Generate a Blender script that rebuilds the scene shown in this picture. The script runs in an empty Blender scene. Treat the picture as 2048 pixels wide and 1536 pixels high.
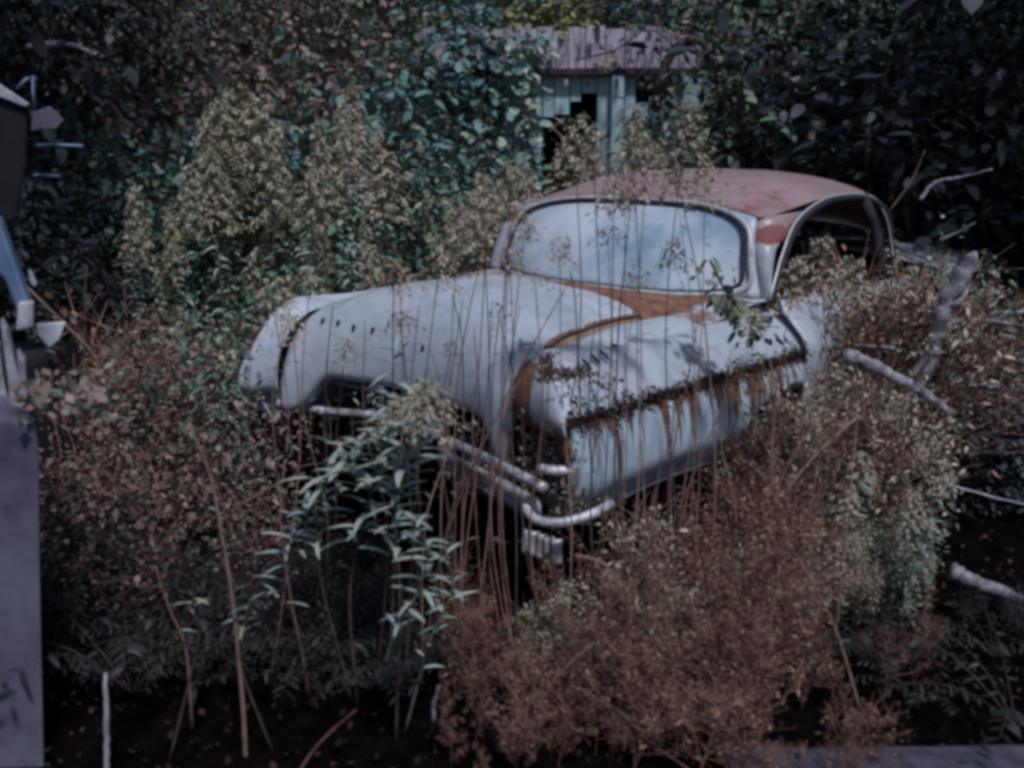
import bpy, math, random
import numpy as np
from mathutils import Vector, Matrix, noise as mnoise

random.seed(7)
RS = np.random.RandomState(11)
S = bpy.context.scene
COL = S.collection
R = math.radians

# ---------------------------------------------------------------- camera
F = 1850.0; PIT = R(12.0); CH = 1.48
cam = bpy.data.cameras.new('camera'); camo = bpy.data.objects.new('camera', cam); COL.objects.link(camo)
cam.sensor_width = 36; cam.lens = 36 * F / 2048; cam.clip_start = 0.05; cam.clip_end = 400
camo.location = (0, 0, CH); camo.rotation_euler = (math.pi / 2 - PIT, 0, 0)
cam.dof.use_dof = True; cam.dof.focus_distance = 4.3; cam.dof.aperture_fstop = 2.2
S.camera = camo
# ---------------------------------------------------------------- light
SUN_EL, SUN_AZ = 57.0, 22.0       # azimuth: degrees to the right of straight behind the camera
W = bpy.data.worlds.new('World'); S.world = W; W.use_nodes = True
nt = W.node_tree; bg = nt.nodes['Background']
sky = nt.nodes.new('ShaderNodeTexSky'); sky.sky_type = 'NISHITA'; sky.sun_disc = False
sky.sun_elevation = R(SUN_EL)
sd = Vector((math.sin(R(SUN_AZ)) * math.cos(R(SUN_EL)), -math.cos(R(SUN_AZ)) * math.cos(R(SUN_EL)), math.sin(R(SUN_EL))))
sky.sun_rotation = math.atan2(sd.x, sd.y)
sky.air_density = 1.3; sky.dust_density = 2.0; sky.ozone_density = 4.5
nt.links.new(sky.outputs[0], bg.inputs[0]); bg.inputs[1].default_value = 0.08
sl = bpy.data.lights.new('sun', 'SUN'); so = bpy.data.objects.new('sun', sl); COL.objects.link(so)
sl.energy = 3.4; sl.angle = R(5); sl.color = (1.0, .95, .90)
so.rotation_euler = sd.to_track_quat('Z', 'Y').to_euler(); so.location = sd * 30
S.view_settings.view_transform = 'Standard'; S.view_settings.look = 'None'
S.view_settings.exposure = -.62; S.view_settings.gamma = 1.0
S.cycles.filter_width = 3.8
S.view_settings.use_white_balance = True; S.view_settings.white_balance_temperature = 5500; S.view_settings.white_balance_tint = 19   # the photograph's cool violet balance
S.cycles.max_bounces = 5; S.cycles.diffuse_bounces = 2; S.cycles.transparent_max_bounces = 4

# ---------------------------------------------------------------- helpers
def ray(px, py):
    a = (px - 1024) / F; b = (768 - py) / F
    c, s = math.cos(PIT), math.sin(PIT)
    return np.array([a, c + b * s, -s + b * c])
def at(px, py, Y):
    r = ray(px, py); P = r * (Y / r[1]); return Vector((P[0], P[1], P[2] + CH))
def tag(o, label=None, cat=None, group=None, kind=None):
    if label: o['label'] = label
    if cat: o['category'] = cat
    if group: o['group'] = group
    if kind: o['kind'] = kind
    return o
def empty(name, loc=(0, 0, 0), rz=0):
    o = bpy.data.objects.new(name, None); COL.objects.link(o); o.location = loc; o.rotation_euler = (0, 0, rz)
    o.empty_display_size = .1
    return o
def link(name, me, parent=None, mat=None):
    o = bpy.data.objects.new(name, me); COL.objects.link(o)
    if parent: o.parent = parent
    if mat and not me.materials: me.materials.append(mat)
    return o
def smooth(me):
    me.polygons.foreach_set('use_smooth', [True] * len(me.polygons))
class MB:
    def __init__(s): s.v = []; s.f = []
    def add(s, v, f):
        n = len(s.v); s.v += [tuple(map(float, p)) for p in v]; s.f += [tuple(int(i) + n for i in q) for q in f]; return s
    def box(s, c, d, M=None):
        x, y, z = [k / 2 for k in d]
        P = [Vector((i * x, j * y, k * z)) for k in (-1, 1) for j in (-1, 1) for i in (-1, 1)]
        if M is not None: P = [M @ p for p in P]
        P = [p + Vector(c) for p in P]
        return s.add(P, [(0, 2, 3, 1), (4, 5, 7, 6), (0, 1, 5, 4), (2, 6, 7, 3), (0, 4, 6, 2), (1, 3, 7, 5)])
    def tube(s, pts, r, n=6, flat=None):
        pts = [Vector(p) for p in pts]
        if not isinstance(r, (list, tuple, np.ndarray)): r = [r] * len(pts)
        V = []; up = None
        for i, p in enumerate(pts):
            t = (pts[min(i + 1, len(pts) - 1)] - pts[max(i - 1, 0)]).normalized()
            if up is None:
                up = Vector((0, 0, 1)) if abs(t.z) < .8 else Vector((1, 0, 0))
            a = t.cross(up).normalized(); b = a.cross(t).normalized(); up = b
            for k in range(n):
                q = 2 * math.pi * (k + .5) / n
                kx, ky = (flat if flat else (1, 1))
                V.append(p + (a * math.cos(q) * kx + b * math.sin(q) * ky) * r[i])
        Fc = [(i * n + k, i * n + (k + 1) % n, (i + 1) * n + (k + 1) % n, (i + 1) * n + k) for i in range(len(pts) - 1) for k in range(n)]
        Fc += [tuple(range(n))[::-1], tuple((len(pts) - 1) * n + k for k in range(n))]
        return s.add(V, Fc)
    def grid(s, G):
        n, m = len(G), len(G[0])
        return s.add([p for r in G for p in r], [(i * m + j, i * m + j + 1, (i + 1) * m + j + 1, (i + 1) * m + j) for i in range(n - 1) for j in range(m - 1)])
    def mesh(s, name, mat=None, sm=False):
        me = bpy.data.meshes.new(name); me.from_pydata(s.v, [], s.f); me.update()
        if mat: me.materials.append(mat)
        if sm: smooth(me)
        return me
    def build(s, name, mat, parent=None, sm=False, bevel=0, solid=0):
        o = link(name, s.mesh(name, mat, sm), parent)
        if solid:
            m = o.modifiers.new('s', 'SOLIDIFY'); m.thickness = solid; m.offset = -1
        if bevel:
            m = o.modifiers.new('b', 'BEVEL'); m.width = bevel; m.segments = 2; m.limit_method = 'ANGLE'
        return o
def spline(pts, n=6):
    pts = [Vector(p) for p in pts]; out = []
    P = [pts[0] * 2 - pts[1]] + pts + [pts[-1] * 2 - pts[-2]]
    for i in range(1, len(P) - 2):
        for k in range(n):
            t = k / n; a, b, c, d = P[i - 1:i + 3]
            out.append(.5 * ((2 * b) + (c - a) * t + (2 * a - 5 * b + 4 * c - d) * t * t + (3 * b - a - 3 * c + d) * t ** 3))
    return out + [pts[-1]]

# ---------------------------------------------------------------- materials
def newmat(name):
    m = bpy.data.materials.new(name); m.use_nodes = True
    return m, m.node_tree, m.node_tree.nodes['Principled BSDF']
def ramp(nt, cols, src, interp='LINEAR'):
    r = nt.nodes.new('ShaderNodeValToRGB'); e = r.color_ramp.elements; r.color_ramp.interpolation = interp
    while len(e) < len(cols): e.new(.5)
    for i, (p, c) in enumerate(cols): e[i].position = p; e[i].color = (*c, 1)
    nt.links.new(src, r.inputs[0]); return r.outputs[0]
def noise(nt, scale, detail=5, vec=None, rough=.6, mscale=None):
    n = nt.nodes.new('ShaderNodeTexNoise'); n.inputs['Scale'].default_value = scale; n.inputs['Detail'].default_value = detail; n.inputs['Roughness'].default_value = rough
    tc = nt.nodes.new('ShaderNodeTexCoord'); src = tc.outputs['Object']
    if mscale:
        mp = nt.nodes.new('ShaderNodeMapping'); mp.inputs['Scale'].default_value = mscale; nt.links.new(src, mp.inputs[0]); src = mp.outputs[0]
    nt.links.new(src, n.inputs['Vector']); return n.outputs[0]
def mixc(nt, fac, a, b):
    m = nt.nodes.new('ShaderNodeMix'); m.data_type = 'RGBA'
    for s_, v in ((0, fac), (6, a), (7, b)):
        if isinstance(v, (int, float)): m.inputs[s_].default_value = v
        elif isinstance(v, tuple): m.inputs[s_].default_value = (*v, 1)
        else: nt.links.new(v, m.inputs[s_])
    return m.outputs[2]
def math_(nt, op, a, b=None):
    m = nt.nodes.new('ShaderNodeMath'); m.operation = op; m.use_clamp = False
    for i, v in enumerate((a, b)):
        if v is None: continue
        if isinstance(v, (int, float)): m.inputs[i].default_value = v
        else: nt.links.new(v, m.inputs[i])
    return m.outputs[0]
def bump(nt, p, h, strength=.4, dist=.01):
    b = nt.nodes.new('ShaderNodeBump'); b.inputs['Strength'].default_value = strength; b.inputs['Distance'].default_value = dist
    nt.links.new(h, b.inputs['Height']); nt.links.new(b.outputs[0], p.inputs['Normal'])
def leafmat(name, cols, rough=.55, trans=.0):
    m, t, p = newmat(name)
    g = t.nodes.new('ShaderNodeNewGeometry'); oi = t.nodes.new('ShaderNodeObjectInfo')
    s = math_(t, 'FRACT', math_(t, 'ADD', g.outputs['Random Per Island'], math_(t, 'MULTIPLY', oi.outputs['Random'], .35)))
    c = ramp(t, [(i / (len(cols) - 1), q) for i, q in enumerate(cols)], s)
    n = noise(t, 30, 3)
    c = mixc(t, math_(t, 'MULTIPLY', n, .35), c, (.05, .035, .02))
    t.links.new(c, p.inputs['Base Color']); p.inputs['Roughness'].default_value = rough
    p.inputs['Specular IOR Level'].default_value = .35
    return m
def flat(name, a, b, scale=12, rough=.8, bs=.3, mscale=None, metal=0, det=6):
    m, t, p = newmat(name)
    n = noise(t, scale, det, mscale=mscale)
    t.links.new(ramp(t, [(.32, a), (.68, b)], n), p.inputs['Base Color'])
    p.inputs['Roughness'].default_value = rough; p.inputs['Metallic'].default_value = metal
    if bs: bump(t, p, noise(t, scale * 3, 5, mscale=mscale), bs, .006)
    return m

def paintmat(name, ca, cb, streak=False, tint=None):
    """old paint: chalky patches, rust where the attribute 'rust' (wear) is high, broken up by noise"""
    m, t, p = newmat(name)
    base = ramp(t, [(.3, ca), (.7, cb)], noise(t, 2.6, 8, rough=.7))
    base = mixc(t, math_(t, 'MULTIPLY', ramp(t, [(.45, (0, 0, 0)), (.75, (1, 1, 1))], noise(t, 14, 6, rough=.75)), .45), base, (.20, .17, .14))
    at_ = t.nodes.new('ShaderNodeAttribute'); at_.attribute_name = 'rust'
    n1 = noise(t, 7, 8, rough=.7)
    if streak:
        ns = noise(t, 1, 4, rough=.75, mscale=(7, 15, .8))
        sm_ = math_(t, 'ADD', at_.outputs['Fac'], math_(t, 'MULTIPLY', math_(t, 'SUBTRACT', ns, .5), 2.6))
    else:
        sm_ = math_(t, 'ADD', at_.outputs['Fac'], math_(t, 'MULTIPLY', math_(t, 'SUBTRACT', n1, .5), 1.3))
    fac = ramp(t, [(.42, (0, 0, 0)), (.62, (1, 1, 1))], sm_)
    rust = ramp(t, [(.3, (.075, .028, .016)), (.5, (.22, .10, .055)), (.72, (.36, .20, .12))] if not streak else
                [(.3, (.05, .02, .012)), (.5, (.13, .055, .03)), (.72, (.24, .12, .07))], noise(t, 18, 6, rough=.7))
    c = mixc(t, fac, base, rust)
    if tint:
        a2 = t.nodes.new('ShaderNodeAttribute'); a2.attribute_name = 'coat'
        f2 = ramp(t, [(.35, (0, 0, 0)), (.65, (1, 1, 1))], math_(t, 'ADD', a2.outputs['Fac'], math_(t, 'MULTIPLY', math_(t, 'SUBTRACT', n1, .5), .5)))
        tc = ramp(t, [(.3, tint[0]), (.7, tint[1])], noise(t, 5, 7, rough=.7))
        c = mixc(t, f2, c, tc)
        c = mixc(t, math_(t, 'MULTIPLY', fac, .75), c, (.20, .035, .025))
    t.links.new(c, p.inputs['Base Color']); p.inputs['Roughness'].default_value = .42
    t.links.new(ramp(t, [(0, (.38,) * 3), (1, (.9,) * 3)], fac), p.inputs['Roughness'])
    bump(t, p, noise(t, 22, 6), .25, .004)
    return m

M = {}
M['paint'] = paintmat('chalky_pale_paint', (.39, .45, .46), (.58, .60, .59))
M['side'] = paintmat('streaked_pale_paint', (.38, .50, .53), (.58, .64, .64), streak=True)
M['roof'] = paintmat('mauve_roof_paint', (.38, .42, .42), (.48, .48, .47), tint=((.31, .20, .175), (.40, .29, .265)))
M['rust'] = flat('dark_rust', (.035, .016, .012), (.14, .06, .035), 14, .95, .6)
M['rust_light'] = flat('orange_rust', (.18, .11, .075), (.34, .24, .17), 9, .9, .3)
M['chrome'] = flat('dull_pitted_chrome', (.22, .17, .13), (.80, .80, .78), 16, .45, .2, metal=.2)
M['trim'] = flat('weathered_bright_trim', (.42, .42, .38), (.68, .67, .62), 30, .4, .1, metal=.2)
M['rubber'] = flat('perished_rubber', (.012, .014, .018), (.03, .032, .036), 20, .8)
M['black'] = flat('black_cavity', (.006, .006, .008), (.015, .013, .013), 10, .95)
M['seat'] = flat('rotten_seat_cloth', (.03, .03, .03), (.09, .075, .06), 10, .95)
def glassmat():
    m, t, p = newmat('dusty_glass_painted_reflection')
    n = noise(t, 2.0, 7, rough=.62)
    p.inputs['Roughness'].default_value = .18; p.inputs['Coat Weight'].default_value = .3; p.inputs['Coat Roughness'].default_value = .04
    t.links.new(ramp(t, [(.34, (.26, .40, .44)), (.46, (.52, .61, .63)), (.56, (.66, .71, .72)), (.68, (.75, .77, .77))], n), p.inputs['Base Color'])  # dust film, with reflected sky and trees painted in as pale and teal blotches
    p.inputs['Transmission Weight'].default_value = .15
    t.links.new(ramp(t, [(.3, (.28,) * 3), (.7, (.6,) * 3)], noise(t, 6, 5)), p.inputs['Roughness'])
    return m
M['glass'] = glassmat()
M['stem_tan'] = flat('dry_stem', (.16, .10, .06), (.30, .20, .13), 20, .8, 0)
M['stem_dark'] = flat('dark_stem', (.03, .022, .02), (.09, .06, .045), 20, .8, 0)
M['stem_red'] = flat('reddish_stem', (.13, .06, .045), (.28, .15, .10), 20, .8, 0)
M['stem_green'] = flat('green_stem', (.05, .08, .03), (.14, .17, .08), 20, .8, 0)
M['bark'] = flat('dark_bark', (.02, .017, .016), (.07, .058, .05), 8, .95, .8, mscale=(1, 1, .2))
M['birch'] = flat('pale_bark', (.035, .03, .03), (.40, .37, .36), 24, .85, .5, mscale=(1, 1, 1))
M['sage'] = leafmat('sage_leaf', [(.230, .324, .257), (.351, .459, .365), (.446, .499, .365), (.284, .405, .351)])
M['green'] = leafmat('dark_green_leaf', [(.035, .11, .07), (.08, .20, .12), (.20, .32, .18), (.05, .15, .12), (.36, .40, .22), (.42, .36, .26)])
M['teal'] = leafmat('blue_green_leaf', [(.07, .15, .12), (.12, .25, .21), (.22, .36, .30), (.09, .20, .18), (.32, .40, .28)])
M['olive'] = leafmat('olive_leaf', [(.10, .13, .07), (.17, .21, .11), (.24, .26, .15), (.08, .13, .08), (.26, .20, .13)])
M['brownleaf'] = leafmat('brown_leaf', [(.07, .035, .030), (.17, .09, .07), (.25, .15, .11), (.10, .12, .07), (.32, .23, .17), (.045, .025, .022)])
M['mixleaf'] = leafmat('autumn_leaf', [(.07, .13, .09), (.24, .15, .11), (.32, .21, .16), (.11, .20, .14), (.38, .30, .22), (.16, .08, .065), (.20, .27, .16)])
M['plume'] = leafmat('tan_plume', [(.38, .36, .22), (.52, .46, .30), (.60, .52, .37), (.40, .34, .22)], .9)
M['plumey'] = leafmat('yellow_tan_plume', [(.42, .40, .22), (.50, .46, .29), (.54, .46, .32), (.32, .33, .18)], .9)
M['seed'] = leafmat('brown_seedhead', [(.10, .042, .028), (.30, .16, .09), (.44, .27, .17), (.18, .085, .055), (.045, .02, .016), (.38, .25, .13)], .95)
M['dark'] = leafmat('shade_toned_leaf', [(.012, .022, .022), (.028, .045, .042), (.055, .08, .068), (.03, .026, .032)])  # darkness of the wood's edges put into the leaf colour
M['deep'] = leafmat('deep_shade_toned_leaf', [(.006, .010, .010), (.012, .018, .016), (.03, .04, .034), (.014, .010, .012)])  # shadow over the low corners painted as near-black leaf colour
M['yellow'] = leafmat('yellow_green_leaf', [(.25, .28, .08), (.38, .38, .12), (.30, .34, .14)])
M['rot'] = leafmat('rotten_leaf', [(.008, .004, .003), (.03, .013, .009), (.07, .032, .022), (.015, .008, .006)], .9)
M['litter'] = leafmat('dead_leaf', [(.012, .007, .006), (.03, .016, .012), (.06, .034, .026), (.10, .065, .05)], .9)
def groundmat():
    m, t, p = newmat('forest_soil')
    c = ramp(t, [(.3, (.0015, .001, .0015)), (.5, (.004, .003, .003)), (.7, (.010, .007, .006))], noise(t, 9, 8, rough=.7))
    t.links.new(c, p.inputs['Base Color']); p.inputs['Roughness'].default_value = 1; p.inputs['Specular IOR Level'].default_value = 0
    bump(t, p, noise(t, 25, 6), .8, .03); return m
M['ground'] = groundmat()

# ---------------------------------------------------------------- ground
def gz(x, y):
    z = .05 * math.sin(x * .9 + 1) * math.sin(y * .7) * min(1, max(0, (y - 7) / 3)) if y > 0 else 0
    d = max(0, y - 13 + .15 * abs(x)); z += .32 * d if d < 25 else 8 + .05 * (d - 25)
    d = max(0, abs(x) - 9); z += .22 * min(d, 20)
    return z
g = MB(); xs = np.concatenate([np.linspace(-150, -24, 10), np.linspace(-22, 22, 70), np.linspace(24, 150, 10)])
ys = np.concatenate([np.linspace(-120, -14, 8), np.linspace(-12, 40, 80), np.linspace(44, 200, 12)])
g.grid([[(x, y, gz(x, y) + .03 * mnoise.noise(Vector((x * 1.3, y * 1.3, 0)))) for x in xs] for y in ys])
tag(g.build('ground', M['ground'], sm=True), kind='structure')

# ---------------------------------------------------------------- the car
TH = R(42); OX, OY = -.53, 3.42
ROLL = R(1.6)
car = empty('rusty_car', (OX, OY, 0), -TH); car.rotation_euler = (0, ROLL, -TH)
tag(car, 'abandoned pale blue rounded sedan with mauve roof and rust streaks, sunk in the weeds', 'car')
CM = Matrix.Translation((OX, OY, 0)) @ car.rotation_euler.to_matrix().to_4x4(); CMI = CM.inverted()
def smst(x): x = np.clip(x, 0, 1); return x * x * (3 - 2 * x)
HW = .98
def hoodhalf(v): return .665 - .155 * smst((v - .05) / .85)
def vfront(u):
    a = abs(u)
    if a < .66: return .17 - .15 * (a / .66) ** 2
    return .02 - .11 * (a - .66) / .32
def top(u, v):
    a = abs(u); d = max(0.0, v - vfront(u))
    hh = float(hoodhalf(v))
    if a < hh:
        q = 1 - (a / hh) ** 2
        H = .975 + .135 * q * float(1 - .62 * smst((v - .65) / .6)) + .006 * math.exp(-(u / .035) ** 2)
    else:
        H = .975 - .028 * math.exp(-((a - hh) / .05) ** 2) + .028 + .012 * math.sin(math.pi * min(1, (a - hh) / (HW - hh)))
        H += -.028
    # a crease that fades back over the fender
    if a > hh: H -= .035 * math.exp(-((a - .72 - .05 * v) / .05) ** 2) * float(smst((v - .15) / .3)) * float(1 - smst((v - .75) / .4))
    # shoulder roll at the side
    e = HW - a
    ew = .30 if u > 0 else .20
    if e < ew: H = .81 + (H - .81) * max(0, 1 - (1 - max(e, 0) / ew) ** 2.3) ** .72
    zl = (.71 - .17 * float(smst((a - .42) / .22))) if a < hh else (.80 if u > 0 else .64); Rr = .34 if a < hh else (.12 if u > 0 else .26)
    gk = math.sqrt(max(0, 1 - (1 - min(1, d / Rr)) ** 2.2))
    return zl + (H - zl) * gk if H > zl else H
def setattr_(me, name, vals):
    a = me.attributes.new(name, 'FLOAT', 'POINT'); a.data.foreach_set('value', [float(x) for x in vals])
def dent(u, v): return .006 * mnoise.noise(Vector((u * 3.1, v * 2.7, 3.3))) + .003 * mnoise.noise(Vector((u * 9, v * 8, 1.3)))
vrear = lambda u: 1.0 + .05 * (1 - (u / .5) ** 2)
# hood
mb = MB(); nu, nv = 60, 60; G = []; rust = []
for j in range(nv + 1):
    row = []
    tt = 1 - math.cos(j / nv * math.pi / 2)
    for i in range(nu + 1):
        s_ = -1 + 2 * i / nu
        v = 0.2
        for _ in range(3):
            hh = float(hoodhalf(v)) - .006; u = s_ * hh; v = vfront(u) + (vrear(u) - vfront(u)) * tt
        z = top(u, v) + .005 + dent(u, v)
        row.append((u, v, z))
        e = min(hh - abs(u), 9); e2 = vrear(u) - v
        rr = max(0, .95 - e / .03) * (.12 + .88 * (u > 0)) + max(0, .8 - e2 / .05) + (.25 if u > .2 and v < .35 else 0) * smst((u - .2) / .2)
        rust.append(rr)
    G.append(row)
lip = [(p[0], p[1] + .02, p[2] - .05) for p in G[0]]
G2 = [[(p[0], p[1] + .05, p[2] - .03) for p in G[0]], [(p[0], p[1] + .012, p[2] - .022) for p in G[0]]] + G
mb.grid(G2); o = mb.build('hood', M['paint'], car, True, solid=.008)
setattr_(o.data, 'rust', [.4] * (2 * (nu + 1)) + rust)
HOODG = G
# rusty gutter under the shut line
for sg in (1, -1):
    mb = MB(); mb.grid([[(sg * (float(hoodhalf(v)) + w), v, top(sg * (float(hoodhalf(v)) + w), v) - .012) for w in (-.02, 0, .016)] for v in np.linspace(.26, 1.0, 40)])
    mb.build('hood_gutter', M['rust_light'], car, True)
# fenders
def fender(sg, name):
    mb = MB(); n1, n2 = 46, 60; G = []; rust = []
    for j in range(n2 + 1):
        tt = (j / n2) ** 1.6; row = []
        for i in range(n1 + 1):
            s_ = i / n1; s_ = s_ * .4 + .6 * math.sin(s_ * math.pi / 2)
            v = .2
            for _ in range(3):
                hh = float(hoodhalf(v)) + .004; a = hh + (HW - hh) * s_; v = vfront(a) + (1.62 - vfront(a)) * tt
            z = top(sg * a, v) + dent(sg * a, v + 5)
            row.append((sg * a * (1 if sg > 0 else 1 - .19 * float(1 - smst(v / 1.1)) * smst((a - hh) / (HW - hh))), v, z))
            rr = max(0, .75 - (a - hh) / .035) * (1 if v < 1.2 else .6) + max(0, 1.0 - abs(z - .81) / .014) * .8 * (a > .9) + (.3 if v < .12 and a < .8 else 0)
            rr = rr * (1 if sg > 0 else .3) + (.7 if sg > 0 and a < .78 and v < .06 and z < .95 else 0)
            rust.append(rr)
        G.append(row)
    # front face rolls back under the nose into the headlight bay
    low = [(p[0], p[1] + .015 + .0 * k, p[2] - .05) for k, p in enumerate(G[0])]
    mb.grid([low] + G); o = mb.build(name, M['paint'], car, True, solid=.006)
    setattr_(o.data, 'rust', [.6 if sg > 0 else .1] * (n1 + 1) + rust)
    # side panel under the ledge, with streaks
    mb = MB(); Gs = []; rs = []
    nz = 18; nv_ = 70
    for k in range(nz + 1):
        row = []
        for j in range(nv_ + 1):
            v = -.08 + 1.60 * j / nv_
            zb = .47 + .02 * math.sin(v * 3)
            dd = (v - 1.38) / .42
            if abs(dd) < 1: zb = max(zb, .30 + .36 * math.sqrt(1 - dd * dd))
            t_ = k / nz; z = .80 + (zb - .80) * t_
            x = HW + .018 - .03 * (1 - t_) ** 3 - .05 * smst((t_ - .6) / .4) + .012 * math.sin(t_ * math.pi)
            vv = v + (.10 * t_ if j < 1 else .10 * t_ * max(0, 1 - j / 10))
            x -= .05 * max(0, 1 - j / 5) ** 2
            x *= 1 if sg > 0 else 1 - .19 * float(1 - smst(vv / 1.1))
            row.append((sg * (x + .004 * mnoise.noise(Vector((v * 3, z * 6, sg)))), vv, z))
            rs.append(max(0, .62 - (.80 - z) * 1.6) * (1 if sg > 0 else .5) + max(0, .9 - (.8 - z) / .02))
        Gs.append(row)
    mb.grid(Gs); o2 = mb.build('side_panel', M['side'], o, True, solid=.006); setattr_(o2.data, 'rust', rs)
    o2['label'] = 'lower fender panel with dark rust streaks running down from the ledge' if sg > 0 else 'far lower fender panel'
    # turned lip along the lower edge
    MB().tube([Vector(p) + Vector((sg * -.004, 0, -.004)) for p in Gs[-1]], .011, 6).build('lower_lip', M['paint'], o, True)
    return o
fr = fender(1, 'fender'); fl = fender(-1, 'fender')
# cowl (rusty strip between hood and windscreen)
mb = MB(); G = []; rc = []
def wsbase(u): return 1.275 + .26 * (abs(u) / .78) ** 2.4
for j in range(9):
    row = []
    for i in range(41):
        u = -.80 + 1.6 * i / 40
        v0 = vrear(min(abs(u), .5)) + .008 if abs(u) < .5 else 1.01
        v = v0 + (wsbase(u) + .05 - v0) * j / 8
        z0 = top(u, v0); z = z0 + .004 + (1.02 - z0) * smst(j / 8) + .012 * math.sin(math.pi * j / 8)
        row.append((u, v, z + .3 * dent(u, v)))
        rc.append(1.1 if (u > -.45 and u < .62) else .55)
    G.append(row)
mb.grid(G); o = mb.build('cowl', M['paint'], car, True, solid=.006); setattr_(o.data, 'rust', rc)
COWL = G[-1]
# greenhouse
def cowlz(u): return 1.022
def hdr(u):   # header line of the roof over the windscreen
    a = abs(u) / .66
    return Vector((u, 1.655 - .055 * a ** 2, 1.425 - .05 * a ** 3))
def ws(s_, t_):   # windscreen surface s -1..1, t 0..1
    ub = s_ * .765; b = Vector((ub, wsbase(ub) + .01, cowlz(ub) + .005)); uh = s_ * .68; h = hdr(uh)
    p = b.lerp(h, t_); p.y -= .03 * math.sin(math.pi * t_) ; return p
mb = MB(); mb.grid([[ws(-1 + 2 * i / 30, j / 12) for i in range(31)] for j in range(13)])
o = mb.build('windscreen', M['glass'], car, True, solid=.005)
# rounded trim loop
def rloop(n=96, s0=.98, off=0, e=5.5):
    P = []
    for k in range(n):
        q = 2 * math.pi * k / n; c, s_ = math.cos(q), math.sin(q)
        x = math.copysign(abs(c) ** (2 / e), c) * s0; y = math.copysign(abs(s_) ** (2 / e), s_)
        p = ws(x, .5 + .5 * y * (1 - off)); p.y -= .012; P.append(p)
    return P + [P[0], P[1]]
MB().tube(rloop(), .014, 6).build('windscreen_trim', M['trim'], car, True)
MB().tube([p + Vector((0, -.002, 0)) for p in rloop(s0=.94, off=.05)], .010, 6).build('windscreen_seal', M['rubber'], car, True)
# roof
def rw(v): return .70 + .05 * float(smst((v - 1.7) / .5)) - .20 * float(smst((v - 2.9) / .9))
mb = MB(); G = []; rr = []; coat = []
for j in range(41):
    row = []
    for i in range(51):
        s_ = math.sin((-1 + 2 * i / 50) * math.pi / 2)
        t_ = j / 40
        v = hdr(s_ * .69).y + (3.75 - hdr(s_ * .69).y) * t_
        u = s_ * rw(v)
        ze = 1.425 + .03 * smst((v - 1.65) / .55) - .30 * smst((v - 2.65) / 1.0) - .05 * abs(s_) ** 3 * (1 - smst((v - 1.62) / .6))
        dome = (1 - abs(s_) ** 2.4) ** .8 * .125 * math.sqrt(1 - (1 - min(1, (v - hdr(s_ * .69).y) / .7)) ** 2)
        z = ze + dome + dent(u, v) * .6
        row.append((u, v, z)); coat.append(1.2); rr.append(.12 + .35 * (u > .45) * (v < 2.0))
    G.append(row)
mb.grid(G); o = mb.build('roof', M['roof'], car, True, solid=.006); setattr_(o.data, 'rust', rr); setattr_(o.data, 'coat', coat)
ROOFG = G
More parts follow.
